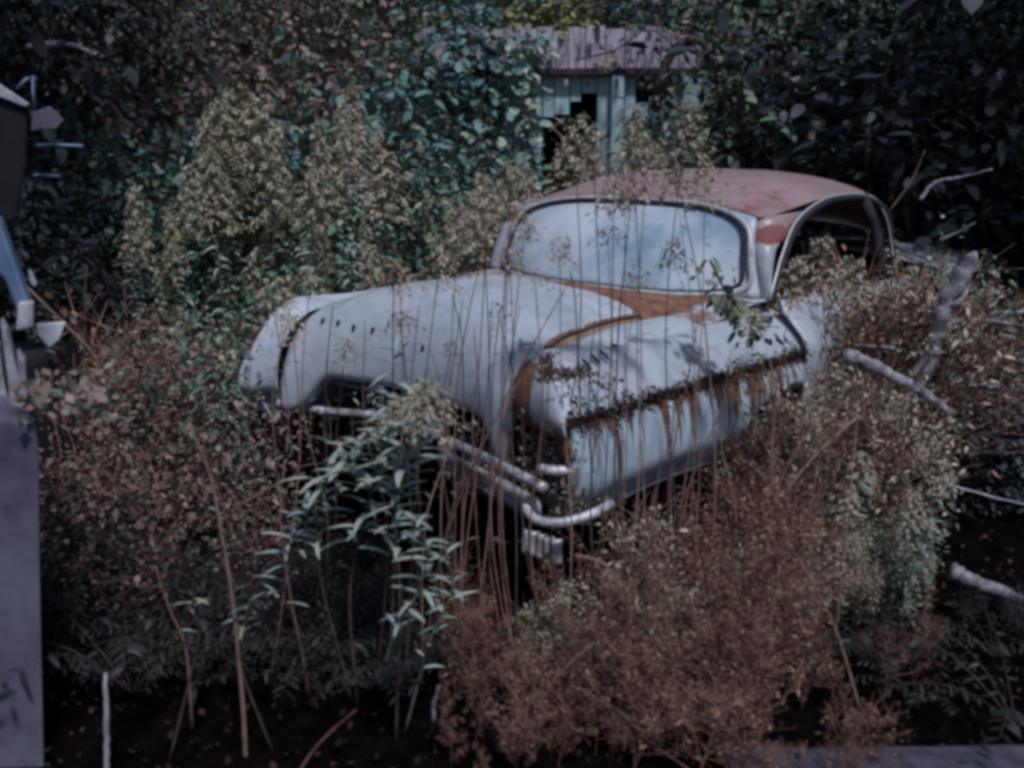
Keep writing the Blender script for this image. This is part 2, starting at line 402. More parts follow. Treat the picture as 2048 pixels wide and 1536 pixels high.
# front pillars, drip rails, side window frames, doors
def pillar(sg, name, pts, w, mat):
    """swept plate: pts = list of (outer edge point, inner edge point)"""
    mb = MB(); mb.grid([[a, (a + b) / 2 + Vector((sg * .012, -.008, 0)), b] for a, b in pts]); return mb.build(name, mat, car, True, solid=.03)
for sg in (1, -1):
    pts = []
    for k in range(17):
        t_ = k / 16
        a = ws(sg * 1.0, t_); a = Vector(a)
        top_w = -.02 + .11 * t_ + .26 * smst((t_ - .60) / .40)
        b = a + Vector((sg * (.060 + .025 * t_), top_w, .0 + .03 * smst((t_ - .6) / .4)))
        pts.append((a, b))
    o = pillar(sg, 'front_pillar', pts, .1, M['roof'])
    setattr_(o.data, 'rust', [max(0, .95 - abs(k / 16 - .78) / .22) for k in range(17) for _ in range(3)])
    setattr_(o.data, 'coat', [1.2 * smst((k / 16 - .62) / .2) for k in range(17) for _ in range(3)])
    # side window opening frame: an arch
    fp = [Vector(p) for p in [(.825, 1.50, 1.04), (.815, 1.56, 1.13), (.80, 1.63, 1.21), (.782, 1.75, 1.33), (.772, 1.90, 1.40), (.762, 2.12, 1.452), (.755, 2.35, 1.468), (.755, 2.55, 1.468), (.765, 2.72, 1.44), (.79, 2.84, 1.34), (.81, 2.90, 1.2), (.84, 2.93, 1.04)]]
    fp = [Vector((sg * p.x, p.y, p.z)) for p in fp]
    MB().tube(spline(fp, 5), .006, 6).build('side_window_trim', M['trim'], car, True)
    MB().tube([p + Vector((sg * -.006, .028, -.018)) for p in spline(fp, 5)], .019, 6).build('side_window_seal', M['rubber'], car, True)
    # B pillar, dark
    MB().tube([Vector((sg * .745, 2.60, 1.46)), Vector((sg * .775, 2.70, 1.33)), Vector((sg * .80, 2.75, 1.18)), Vector((sg * .84, 2.78, 1.0))], .024, 6, flat=(1, 1.4)).build('door_pillar', M['rubber'], car, True)
    # body side behind the fender (door skin and rear quarter)
    mb = MB(); G = []; rs = []
    nz = 14
    for k in range(nz + 1):
        row = []
        for j in range(61):
            v = 1.52 + 3.18 * j / 60; t_ = k / nz
            zt = 1.03 - .0 * v - .1 * smst((v - 3.6) / 1.0); z = zt + (.36 - zt) * t_
            dd = (v - 3.95) / .42
            if abs(dd) < 1 and k > 8: z = max(z, .28 + .4 * math.sqrt(1 - dd * dd))
            x = .86 + .14 * smst(t_ / .3) - .06 * smst((t_ - .6) / .4) - .25 * smst((v - 3.9) / .8) ** 2
            row.append((sg * x, v, z)); rs.append(max(0, .45 - t_ * 3) + .1)
        G.append(row)
    mb.grid(G[:]); o = mb.build('door_and_quarter_panel', M['paint'], car, True, solid=.01); setattr_(o.data, 'rust', rs)
    # wheels on the ground
    for v in (1.38, 3.95):
        wmb = MB(); n = 28; prof = [(.19, -.09), (.30, -.10), (.335, -.07), (.34, 0), (.335, .07), (.30, .10), (.19, .09)]
        V = [(x, math.cos(2 * math.pi * a / n) * r_, math.sin(2 * math.pi * a / n) * r_) for a in range(n) for r_, x in prof]
        m_ = len(prof)
        wmb.add(V, [(a * m_ + b, a * m_ + b + 1, ((a + 1) % n) * m_ + b + 1, ((a + 1) % n) * m_ + b) for a in range(n) for b in range(m_ - 1)])
        wo = wmb.build('wheel', M['rubber'], car, True); wo.location = (sg * .84, v, .29)
        rm = MB(); prof = [(.19, .09), (.185, .03), (.12, .06), (.05, .075), (.001, .08)]
        V = [(sg * x, math.cos(2 * math.pi * a / n) * r_, math.sin(2 * math.pi * a / n) * r_) for a in range(n) for r_, x in prof]; m_ = len(prof)
        rm.add(V, [(a * m_ + b, a * m_ + b + 1, ((a + 1) % n) * m_ + b + 1, ((a + 1) % n) * m_ + b) for a in range(n) for b in range(m_ - 1)])
        rm.build('rim', M['rust'], wo, True)
# boot and rear deck
mb = MB(); mb.grid([[(u, v, (1.05 + .08 * (1 - (u / .8) ** 2)) * (1 - .55 * smst((v - 4.5) / .45) ** 2)) for u in np.linspace(-.86 + .12 * smst((v - 4) / .7), .86 - .12 * smst((v - 4) / .7), 25)] for v in np.linspace(3.55, 4.85, 22)])
o = mb.build('boot_lid', M['paint'], car, True, solid=.01); setattr_(o.data, 'rust', [.4] * len(o.data.vertices))
mb = MB(); mb.grid([[(s_ * (.5 + .2 * t_), 3.75 - .0 + .1 * t_ , 1.16 - .12 * t_) for s_ in (-1, -.5, 0, .5, 1)] for t_ in (0, .5, 1)]); mb.build('rear_shelf', M['seat'], car, solid=.02)
# interior
MB().box((0, 1.62, .96), (1.42, .22, .16)).build('dashboard', M['black'], car, bevel=.03)
b = MB(); b.box((0, 2.35, .56), (1.4, .52, .22)); b.build('seat', M['seat'], car, bevel=.06)
b = MB(); b.box((0, 2.66, .86), (1.4, .16, .52), Matrix.Rotation(R(-12), 3, 'X')); b.build('seat_back', M['seat'], car, bevel=.06)
wl = [Vector((-.38 + .2 * math.cos(q), 1.86 + .08 * math.sin(q), 1.0 + .185 * math.sin(q))) for q in np.linspace(0, 2 * math.pi, 30)]
MB().tube(wl, .011, 6).build('steering_wheel', M['black'], car, True)
MB().box((0, 2.5, .34), (1.7, 3.6, .05)).build('floor_pan', M['rust'], car)
MB().box((0, 1.30, .62), (1.72, .02, .60)).build('firewall', M['rust'], car)
# inner nose: radiator support and headlight bays
MB().box((0, .50, .55), (1.05, .04, .34)).build('radiator_support', M['black'], car, bevel=.01)
for sg in (1, -1):
    b = MB(); n = 28; prof = [(.098, -.01), (.103, .0), (.098, .01), (.085, .03), (.06, .07), (.02, .085)]
    V = [(math.cos(2 * math.pi * a / n) * r_, y, math.sin(2 * math.pi * a / n) * r_) for a in range(n) for r_, y in prof]; m_ = len(prof)
    b.add(V, [(a * m_ + c, a * m_ + c + 1, ((a + 1) % n) * m_ + c + 1, ((a + 1) % n) * m_ + c) for a in range(n) for c in range(m_ - 1)])
    o = b.build('headlight_bucket', M['rust'], car, True); o.location = (sg * .84, .06, .665)
    b = MB(); b.grid([[(sg * (.70 + .26 * i / 8), .10 + .02 * math.sin(i), .80 - .36 * j / 8) for i in range(9)] for j in range(9)])
    b.build('headlight_bay', M['rust'], car, solid=.01)
# chrome: bumper, bars, corner piece, guard
def ctube(name, pts, r, flat=(1, 1), mat='chrome'):
    return MB().tube(spline(pts, 5), r, 8, flat=flat).build(name, M[mat], car, True)
ctube('bumper', [(.22, .13, .49), (.40, .07, .49), (.60, .03, .49), (.80, -.03, .49), (.86, -.06, .495)], .045, (.35, 1))
ctube('bumper_bar', [(-.93, -.03, .44), (-.86, .02, .48), (-.80, .07, .52), (-.5, .14, .53), (-.2, .20, .55), (.2, .20, .54)], .017)
ctube('bumper_corner', [(.86, -.12, .53), (.93, -.15, .515), (1.0, -.12, .515), (1.05, -.03, .53), (1.06, .06, .545)], .015)
ctube('grille_bar', [(.0, .13, .60), (.31, .055, .60), (.62, -.02, .60), (.92, -.10, .60)], .018, (1, 1))
ctube('grille_bar', [(.88, -.08, .65), (.93, -.06, .65), (.985, .02, .65)], .016)
ctube('grille_bar', [(-.6, .22, .64), (-.3, .24, .64), (.0, .24, .64)], .012)
for k, x in enumerate((.815, .845, .875, .905, .935)):
    pass
mb = MB()
mb.grid([[(.80 + .15 * i / 20, -.05 + .010 * math.cos(i * math.pi / 2), .425 - .085 * j / 5) for i in range(21)] for j in range(6)])
o = mb.build('bumper_guard', M['chrome'], car, True, solid=.012); o['label'] = 'pale ribbed guard under the bumper corner'

def surf_hit(px, py, f=top, extra=.016):
    r = Vector(ray(px, py)); o_ = Vector((0, 0, CH)); t_ = 2.2
    prev = None
    while t_ < 8:
        p = CMI @ (o_ + r * t_)
        if abs(p.x) < HW and vfront(p.x) < p.y < 1.7 and p.z < f(p.x, p.y) + extra: return p
        t_ += .004
    return None
# trim clip holes, vent slots
def holes(name, pts, w, h, label=None):
    for (px, py) in pts:
        p = surf_hit(px, py, extra=.022)
        if not p: print('no hit', px, py); continue
        e = .01
        nrm = Vector((-(top(p.x + e, p.y) - top(p.x - e, p.y)) / (2 * e), -(top(p.x, p.y + e) - top(p.x, p.y - e)) / (2 * e), 1)).normalized()
        q = nrm.to_track_quat('Z', 'Y')
        mb = MB(); n = 10
        mb.add([Vector((w * math.cos(2 * math.pi * k / n), h * math.sin(2 * math.pi * k / n), .002)) for k in range(n)] + [Vector((w * .9 * math.cos(2 * math.pi * k / n), h * .9 * math.sin(2 * math.pi * k / n), -.004)) for k in range(n)],
               [tuple(range(n)), tuple(range(n, 2 * n))[::-1]] + [(k, k + n, (k + 1) % n + n, (k + 1) % n) for k in range(n)])
        o = mb.build(name, M['black'], car); o.location = p; o.rotation_mode = 'QUATERNION'; o.rotation_quaternion = q
holes('trim_hole', [(645, 640), (676, 645), (707, 655), (745, 660), (845, 697), (1228, 690)], .008, .013)
holes('vent_slot', [(1174, 728), (1191, 718), (1208, 708)], .006, .028)
# hood emblem stub
p = surf_hit(1066, 690)
if p: MB().tube([p + Vector((-.05, -.01, .012)), p + Vector((-.02, -.03, .004)), p + Vector((.02, -.01, .012))], .007, 6).build('hood_catch', M['chrome'], car, True)

# ---------------------------------------------------------------- foliage engine (numpy)
def unit(a): return a / np.maximum(1e-9, np.linalg.norm(a, axis=-1, keepdims=True))
def leaves(P, D, L, Wd, droop=.25, rs=RS, kind='lance'):
    """P base points, D directions, L lengths, Wd widths -> verts, faces"""
    n = len(P); D = unit(D); up = np.tile([0, 0, 1.0], (n, 1)) + rs.normal(0, .35, (n, 3))
    side = unit(np.cross(D, up)); nrm = unit(np.cross(side, D))
    L = np.asarray(L).reshape(-1, 1) * np.ones((n, 1)); Wd = np.asarray(Wd).reshape(-1, 1) * np.ones((n, 1))
    dz = np.tile([0, 0, -1.0], (n, 1))
    def pt(t, w, d): return P + D * L * t + side * Wd * w + dz * L * droop * t * t + nrm * L * d
    if kind == 'lance': st = [(0, 0, 0), (.3, .5, .03), (.3, -.5, .03), (.7, .4, .02), (.7, -.4, .02), (1, 0, 0)]
    else: st = [(0, 0, 0), (.35, .5, .06), (.35, -.5, .06), (.75, .42, .03), (.75, -.42, .03), (1, 0, 0)]
    V = np.stack([pt(*s_) for s_ in st], 1).reshape(-1, 3)
    b = (np.arange(n) * 6)[:, None]
    T = np.concatenate([b + [0, 2, 1], b + [5, 3, 4]], 0); Q = b + [1, 2, 4, 3]
    return V, T, Q
def flakes(P, s, rs=RS, asp=.7):
    """tiny randomly turned quads"""
    n = len(P); a = unit(rs.normal(0, 1, (n, 3))); b = unit(np.cross(a, rs.normal(0, 1, (n, 3))))
    s = np.asarray(s).reshape(-1, 1) * np.ones((n, 1))
    V = np.stack([P - a * s, P + b * s * asp, P + a * s, P - b * s * asp], 1).reshape(-1, 3)
    return V, np.zeros((0, 3), int), (np.arange(n) * 4)[:, None] + [0, 1, 2, 3]
def npmesh(name, parts, mat):
    Vs, Fs = [], []; off = 0
    for V, T, Q in parts:
        Vs.append(V); Fs.append((T + off, Q + off)); off += len(V)
    V = np.concatenate(Vs); T = np.concatenate([a for a, b in Fs]); Q = np.concatenate([b for a, b in Fs])
    me = bpy.data.meshes.new(name); me.vertices.add(len(V)); me.vertices.foreach_set('co', V.astype(np.float32).ravel())
    nl = len(T) * 3 + len(Q) * 4; me.loops.add(nl); me.polygons.add(len(T) + len(Q))
    me.loops.foreach_set('vertex_index', np.concatenate([T.ravel(), Q.ravel()]).astype(np.int32))
    ls = np.concatenate([np.arange(len(T)) * 3, len(T) * 3 + np.arange(len(Q)) * 4]).astype(np.int32)
    me.polygons.foreach_set('loop_start', ls); me.update(calc_edges=True); me.validate()
    me.materials.append(mat); return me
def plume_pts(n, H, Wd, rs, onesided=.4):
    """florets on arching branchlets: pyramid plume of height H"""
    P = []; DD = []; nb = 26; az = rs.uniform(0, 6.28)
    for b in range(nb):
        t = b / nb; az += 2.4; z0 = H * t; Lb = Wd * (1 - t) ** .8 * rs.uniform(.6, 1.1) + .02
        m = int(n / nb); q = rs.uniform(0, 1, m) ** .7
        d = np.array([math.cos(az) + onesided * .3, math.sin(az), 0])
        pts = d[None] * (q * Lb)[:, None]; pts[:, 2] = z0 + Lb * (.9 * q - .75 * q * q)
        P.append(pts + rs.normal(0, .004 + .04 * Lb, (m, 3))); dv = np.tile(d, (m, 1)) + rs.normal(0, .55, (m, 3)); dv[:, 2] += .9 - 1.5 * q; DD.append(dv)
    return np.concatenate(P), np.concatenate(DD)
def feather(pts, off, rs, a, b):
    P, D = pts; L = rs.uniform(a, b, len(P)); return leaves(P + off, D, L, L * .38, .3, rs)
def sway(H, k, rs, n=9):
    a = rs.uniform(0, 6.28); am = k * H
    return [Vector((am * (t * t) * math.cos(a) + .012 * math.sin(5 * t + a), am * t * t * math.sin(a), H * t * (1 - .1 * k * t))) for t in np.linspace(0, 1, n)]
def along(pts, t):
    x = t * (len(pts) - 1); i = min(int(x), len(pts) - 2); return pts[i].lerp(pts[i + 1], x - i)

PROTO = {}
def proto_goldenrod(i, H=1.5, leafm='sage', plm='plume', nl=95, ll=.125, npl=800, pw=.13, ph=.40, nosmall=False, stem='stem_green'):
    rs = np.random.RandomState(100 + i); st = sway(H, rs.uniform(.02, .12), rs)
    s = MB().tube(st, [.006 - .004 * k / 8 for k in range(9)], 4).mesh('stem', M[stem])
    t = rs.uniform(.15, .86, nl); P = np.array([along(st, q) for q in t]); az = np.arange(nl) * 2.4
    D = np.stack([np.cos(az), np.sin(az), rs.uniform(.1, .9, nl)], 1)
    Lf = ll * (1.15 - .6 * np.abs(t - .45)) * rs.uniform(.7, 1.2, nl)
    f = npmesh('foliage', [leaves(P, D, Lf, Lf * .17, .45, rs)], M[leafm])
    p = npmesh('plume', [feather(plume_pts(npl, ph, pw, rs), np.array(along(st, 1 - ph * .8 / H)), rs, .014, .038)], M[plm])
    return [('stem', s), ('foliage', f), ('plume', p)], H + ph * .15
def proto_shrub(i, mat='green', H=1.6, n=700, ls=.07, rad=.55, stem='stem_dark', asp=.55, base=.1):
    rs = np.random.RandomState(300 + i); mb = MB(); P = []; D = []
    nb = 9
    for b in range(nb):
        az = b * 2.4 + rs.uniform(-.4, .4); h = H * rs.uniform(.6, 1.0); r = rad * rs.uniform(.3, 1)
        pts = [Vector((r * (q ** 1.3) * math.cos(az) + .03 * math.sin(7 * q + b), r * (q ** 1.3) * math.sin(az), h * q)) for q in np.linspace(0, 1, 7)]
        mb.tube(pts, [.010 * (1 - .8 * k / 6) for k in range(7)], 4)
        m = n // nb; q = rs.uniform(base, 1, m); B = np.array([along(pts, x) for x in q])
        off = unit(rs.normal(0, 1, (m, 3))) * rs.uniform(.02, .22 * rad / .5, (m, 1))
        P.append(B + off); D.append(off + rs.normal(0, .08, (m, 3)) + [0, 0, .0])
    P = np.concatenate(P); D = np.concatenate(D); L = ls * rs.uniform(.5, 1.3, len(P))
    return [('stem', mb.mesh('stem', M[stem])), ('foliage', npmesh('foliage', [leaves(P, D, L, L * asp, .3, rs)], M[mat]))], H
def proto_weed(i, H=.8, mat='seed', stem='stem_red', n=440, fs=.012, spread=.55, nb=15):
    """dead branching weed with fluffy seed heads"""
    rs = np.random.RandomState(500 + i); mb = MB(); st = sway(H * .8, rs.uniform(.05, .3), rs, 7); P = []
    mb.tube(st, [.005 - .003 * k / 6 for k in range(7)], 4)
    for b in range(nb):
        q = .25 + .75 * b / nb; p0 = along(st, q); az = b * 2.4 + rs.uniform(-.3, .3)
        L = H * spread * (1.05 - q * .7) * rs.uniform(.6, 1.1)
        tip = p0 + Vector((math.cos(az) * L * .7, math.sin(az) * L * .7, L * .75))
        mid = p0.lerp(tip, .5) + Vector((math.cos(az), math.sin(az), -.3)) * L * .12
        br = [p0, mid, tip]; mb.tube(br, [.0042, .0032, .002], 3)
        m = n // nb; tq = rs.uniform(.35, 1.05, m); k_ = np.minimum(tq, 1)
        B = np.array([along(br, round(x * 4) / 4 if x < 1 else 1) for x in k_]) + rs.normal(0, .010 + .012 * H, (m, 3))
        P.append(B)
        for _ in range(5):
            s0 = along(br, rs.uniform(.3, .9)); e = s0 + Vector(rs.normal(0, .07, 3)) + Vector((0, 0, .07)); mb.tube([s0, e], [.002, .001], 3)
    P = np.concatenate(P)
    D = P - np.array([0, 0, H * .25]); D = unit(D) + rs.normal(0, .5, P.shape); L = rs.uniform(fs * 1.0, fs * 3.4, len(P))
    return [('stem', mb.mesh('stem', M[stem])), ('seed_heads', npmesh('seed_heads', [leaves(P, D, L, L * .34, .3, rs)], M[mat]))], H
def proto_fern(i, mat='brownleaf', H=.55, n=160):
    rs = np.random.RandomState(700 + i); P = []; D = []; mb = MB()
    for b in range(9):
        az = b * .698 + rs.uniform(-.3, .3); L = H * rs.uniform(.8, 1.3)
        pts = [Vector((L * q * math.cos(az), L * q * math.sin(az), H * (1.6 * q - 1.0 * q * q) * rs.uniform(.98, 1.02))) for q in np.linspace(0, 1, 7)]
        mb.tube(pts, [.003 - .002 * k / 6 for k in range(7)], 3)
        m = n // 9; q = np.linspace(.15, 1, m); B = np.array([along(pts, x) for x in q]); s = np.where(np.arange(m) % 2, 1, -1)[:, None]
        P.append(B); D.append(s * np.array([[-math.sin(az), math.cos(az), 0]]) + [math.cos(az) * .5, math.sin(az) * .5, 0] + rs.normal(0, .1, (m, 3)))
    P = np.concatenate(P); D = np.concatenate(D); L = .07 * rs.uniform(.6, 1.2, len(P))
    return [('stem', mb.mesh('stem', M['stem_dark'])), ('fronds', npmesh('fronds', [leaves(P, D, L, L * .3, .4, rs)], M[mat]))], H
def fam(key, f, cnt, i0, **k): PROTO[key] = [f(i0 + j, **k) for j in range(cnt)]
fam('gold', proto_goldenrod, 5, 0)
fam('goldy', proto_goldenrod, 3, 10, plm='plumey', leafm='olive', nl=80, ph=.50, pw=.13, npl=1100)
fam('goldnear', proto_goldenrod, 4, 20, H=1.0, nl=60, ll=.12, npl=800, pw=.10, ph=.26)
fam('shrub_green', proto_shrub, 4, 0, mat='green', n=900)
fam('shrub_teal', proto_shrub, 4, 10, mat='teal', n=900, ls=.075)
fam('shrub_olive', proto_shrub, 3, 20, mat='olive', n=900, ls=.06)
fam('shrub_mix', proto_shrub, 4, 30, mat='mixleaf', n=1100, ls=.05)
fam('shrub_dark', proto_shrub, 4, 40, mat='dark', n=1100, ls=.08, rad=.7)
fam('shrub_brown', proto_shrub, 4, 50, mat='brownleaf', n=800, ls=.045, H=.9, rad=.45, stem='stem_red')
fam('weed', proto_weed, 6, 0)
fam('weedtan', proto_weed, 3, 10, mat='plume', stem='stem_tan', n=700)
fam('weedtall', proto_weed, 3, 20, H=1.2, stem='stem_red', n=700, spread=.30, nb=12)
fam('fern', proto_fern, 3, 0)
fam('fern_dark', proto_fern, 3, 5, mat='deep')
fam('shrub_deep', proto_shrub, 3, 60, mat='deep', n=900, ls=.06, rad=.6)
COUNT = {}
def place(key, name, loc, h, label, cat, group, rz=None, sx=1.0):
    pr = PROTO[key]; parts, H = pr[random.randrange(len(pr))]
    e = empty(name, loc, random.uniform(0, 6.28) if rz is None else rz); k = h / H
    e.scale = (k * sx, k * sx, k)
    for pn, me in parts:
        o = link(pn, me, e)
        if pn != 'stem': o['kind'] = 'stuff'
    if key in ('weed', 'weedtan', 'weedtall', 'gold', 'goldnear'):
        q_ = .30 if key.startswith('weed') else .10; e.rotation_euler = (random.uniform(-q_, q_), random.uniform(-q_ * .6, q_ * 1.4), e.rotation_euler.z)
        e.rotation_mode = 'ZYX'
    tag(e, label, cat, group); COUNT[group] = COUNT.get(group, 0) + 1; return e
LMK = [(60, 130, 'the pale bent branch'), (40, 330, 'the wrecked truck cab'), (90, 670, 'the white truck bracket'), (40, 1150, 'the grey truck side'), (214, 1440, 'the bleached stake'), (480, 250, 'the tall yellowish goldenrod'), (610, 330, 'the slim pointed goldenrod'), (735, 340, 'the tiered tan goldenrod'), (900, 150, 'the vine on the shed end'), (1130, 220, 'the black shed opening'), (1380, 240, 'the shed corner post'), (980, 440, 'the left windscreen corner'), (1300, 340, 'the car roof'), (1640, 470, 'the side window'), (560, 680, 'the left end of the nose'), (880, 560, 'the pale hood'), (640, 825, 'the thin left bumper bar'), (850, 830, 'the big tan plume'), (840, 1150, 'the arching sage goldenrod'), (470, 1200, 'the long bare stalk'), (1100, 1050, 'the ribbed bumper guard'), (1280, 920, 'the streaked fender panel'), (1560, 720, 'the fender ledge'), (1790, 750, 'the mottled fallen log'), (1900, 580, 'the upright log'), (1950, 350, 'the grey dead branch'), (1980, 830, 'the pinkish boulder'), (1950, 1000, 'the thin pale pole'), (1970, 1180, 'the low pale log'), (1730, 930, 'the sage clump'), (1240, 1200, 'the arching pale stalk'), (875, 1400, 'the curled dead leaf'), (660, 1470, 'the thin low twig'), (1700, 180, 'the dark wood'), (300, 200, 'the brown thicket')]
def where(px, py, h, h0, Y):
    q = min(LMK, key=lambda l: (l[0] - px) ** 2 + (l[1] - py) ** 2); dx, dy = px - q[0], py - q[1]
    if abs(dx) > abs(dy): d = ('just right of ' if dx < 90 else 'well right of ') if dx > 0 else ('just left of ' if dx > -90 else 'well left of ')
    else: d = ('just below ' if dy < 90 else 'well below ') if dy > 0 else ('just above ' if dy > -90 else 'well above ')
    return ('taller ' if h > h0 else 'shorter '), d + q[2]
def place_px(key, name, px, py, Y, label, cat, group, sx=1.0, **k):
    p = at(px, py, Y); g0 = gz(p.x, p.y); h = max(.15, p.z - g0)
    return place(key, name, (p.x, p.y, g0), h, label, cat, group, sx=sx, **k)
HM = {}; SHORT = {}
def incar(x, y, m=.05):
    p = CMI @ Vector((x, y, .6)); return abs(p.x) < 1.0 + m and -.22 - m < p.y < 4.9
def region(key, name, n, pxr, pyf, Yr, label, cat, group, sx=(.8, 1.2), seed=1, avoid=True, jit=70):
    rnd = random.Random(seed); c = 0; tries = 0
    while c < n and tries < n * 20:
        tries += 1
        px = rnd.uniform(*pxr); Y = rnd.uniform(*Yr); py = pyf(px) + rnd.uniform(-jit, jit * 1.3)
        p = at(px, py, Y)
        if avoid and incar(p.x, p.y): continue
        hh = p.z; H0 = HM.setdefault(label, p.z); a_, b_ = where(px, py, hh, H0, Y); HM[label] += (p.z - H0) * .15
        dn = '' if Yr[1] - Yr[0] < .5 else (', nearer' if Y < (Yr[0] + Yr[1]) / 2 else ', farther back')
        sh = SHORT.get(group, label.split(' in ')[0].split(' at ')[0].split(' behind ')[0].split(' between ')[0].split(' with ')[0].split(' before ')[0].split(' rising ')[0].split(' against ')[0].split(' below ')[0].split(' beside ')[0].split(' just ')[0].split(' crowding ')[0].split(' hugging ')[0])
        place_px(key if isinstance(key, str) else rnd.choice(key), name, px, py, Y, a_ + sh + ' ' + b_ + dn, cat, group, sx=rnd.uniform(*sx)); c += 1
def lerpf(*pts):
    xs = [p[0] for p in pts]; ys = [p[1] for p in pts]; return lambda x: float(np.interp(x, xs, ys))

# ---------------------------------------------------------------- trees behind
def crownmesh(i, mat, n, ls, R_=(1.6, 1.6, 1.7), cl=26):
    rs = np.random.RandomState(900 + i); C = unit(rs.normal(0, 1, (cl, 3))) * rs.uniform(.25, 1, (cl, 1)) ** .5 * np.array(R_)
    P = []; D = []
    for c in C:
        m = n // cl; o_ = rs.normal(0, 1, (m, 3)) * [.42, .42, .26] * rs.uniform(.7, 1.3); P.append(c + o_); D.append(o_ * .5 + c * .2 + rs.normal(0, .5, (m, 3)) + [0, 0, -.2])
    P = np.concatenate(P); D = np.concatenate(D); L = ls * rs.uniform(.5, 1.3, len(P))
    return npmesh('crown', [leaves(P, D, L, L * .6, .2, rs, 'ov')], M[mat]), C
CR = {k: [crownmesh(i * 7 + q, k2, 6500, .085) for q in range(2)] for i, (k, k2) in enumerate((('g', 'green'), ('t', 'teal'), ('o', 'olive'), ('d', 'dark'), ('m', 'mixleaf')))}
def tree(kind, x, y, zc, s, label, group=None, trunk='bark', r=.09):
    g0 = gz(x, y) - .1; e = empty('tree', (x, y, g0)); tag(e, label, 'tree', group)
    me, C = random.choice(CR[kind]); h = zc - g0
    mb = MB(); rnd = random.Random(x * 31 + y); l1, l2 = rnd.uniform(-.25, .25), rnd.uniform(-.2, .2)
    tp = [Vector((l1 * (q ** 2), l2 * q * q, h * q)) for q in np.linspace(0, 1, 9)]
    mb.tube(tp, [r * (1 - .6 * k / 8) for k in range(9)], 8); t_ = mb.build('trunk', M[trunk], e, True)
    c = link('crown', me, e); c.location = (l1, l2, h); c.scale = (s, s, s * .95); c.rotation_euler = (0, 0, rnd.uniform(0, 6.28))
    lb = MB()
    R3 = Matrix.Rotation(c.rotation_euler.z, 3, 'Z')
    for k in range(0, 26, 3):
        q = R3 @ (Vector(C[k]) * s) + Vector((l1, l2, h)); b0 = along(tp, rnd.uniform(.45, .95)); lb.tube([b0, b0.lerp(q, .5) + Vector((0, 0, .1)), q], [r * .35, r * .2, r * .06], 5)
    lb.build('limb', M[trunk], t_, True)
    return e
rt = random.Random(5)
gname = 'background trees'
i = 0
for row, (Y, zc, s0, step) in enumerate(((10.6, 2.9, .75, 1.25), (12.6, 3.2, 1.0, 1.7), (15.5, 4.3, 1.25, 2.2), (19, 6.2, 1.6, 3.0))):
    x = -Y * .72
    while x < Y * .72:
        f = x / Y
        if f < -.40: k = rt.choice('dmd')
        elif f < -.22: k = rt.choice('mmog')
        elif f < .0: k = rt.choice('tmot')
        elif f < .16: k = rt.choice('totg')
        elif f < .36: k = rt.choice('ggdm')
        else: k = rt.choice('ddg')
        if not (row == 0 and -.16 < f < .23):
            nm = {'d': 'dark shaded tree in the wood at the side', 'm': 'autumn brown leafy tree in the thicket behind the car', 'o': 'olive green tree in the thicket behind the car', 't': 'blue green leafy tree behind the overgrown shed', 'g': 'dark green leafy tree in the thicket behind the car'}[k]
            tree(k, x + rt.uniform(-.4, .4), Y + rt.uniform(-.7, .7), zc + rt.uniform(-.5, .5) + (gz(x, Y) if row > 1 else 0) * .5, s0 * rt.uniform(.85, 1.2), nm, {'d': 'dark trees in the wood', 'm': 'autumn brown trees in the thicket', 'o': 'olive trees in the thicket', 't': 'blue green trees behind the shed', 'g': 'dark green trees in the thicket'}[k])
        x += step * rt.uniform(.8, 1.2)
# trees either side of the clearing; the right ones added to darken that side
for x, y, zc, s in ((5.2, 3.6, 4.2, 1.4), (5.4, 6.0, 4.4, 1.7), (4.9, 8.4, 3.8, 1.4)):
    tree('d', x, y, zc, s, 'dark added shade tree leaning over the right side of the clearing', 'added shade trees over the right side', r=.12)
for x, y, zc, s in ((-4.4, 6.4, 3.9, 1.3), (-4.2, 3.2, 4.0, 1.25), (-5.5, 8.6, 4.2, 1.5)):
    tree('d', x, y, zc, s, 'dark tree leaning over the left side of the clearing', 'dark trees over the left side', r=.12)

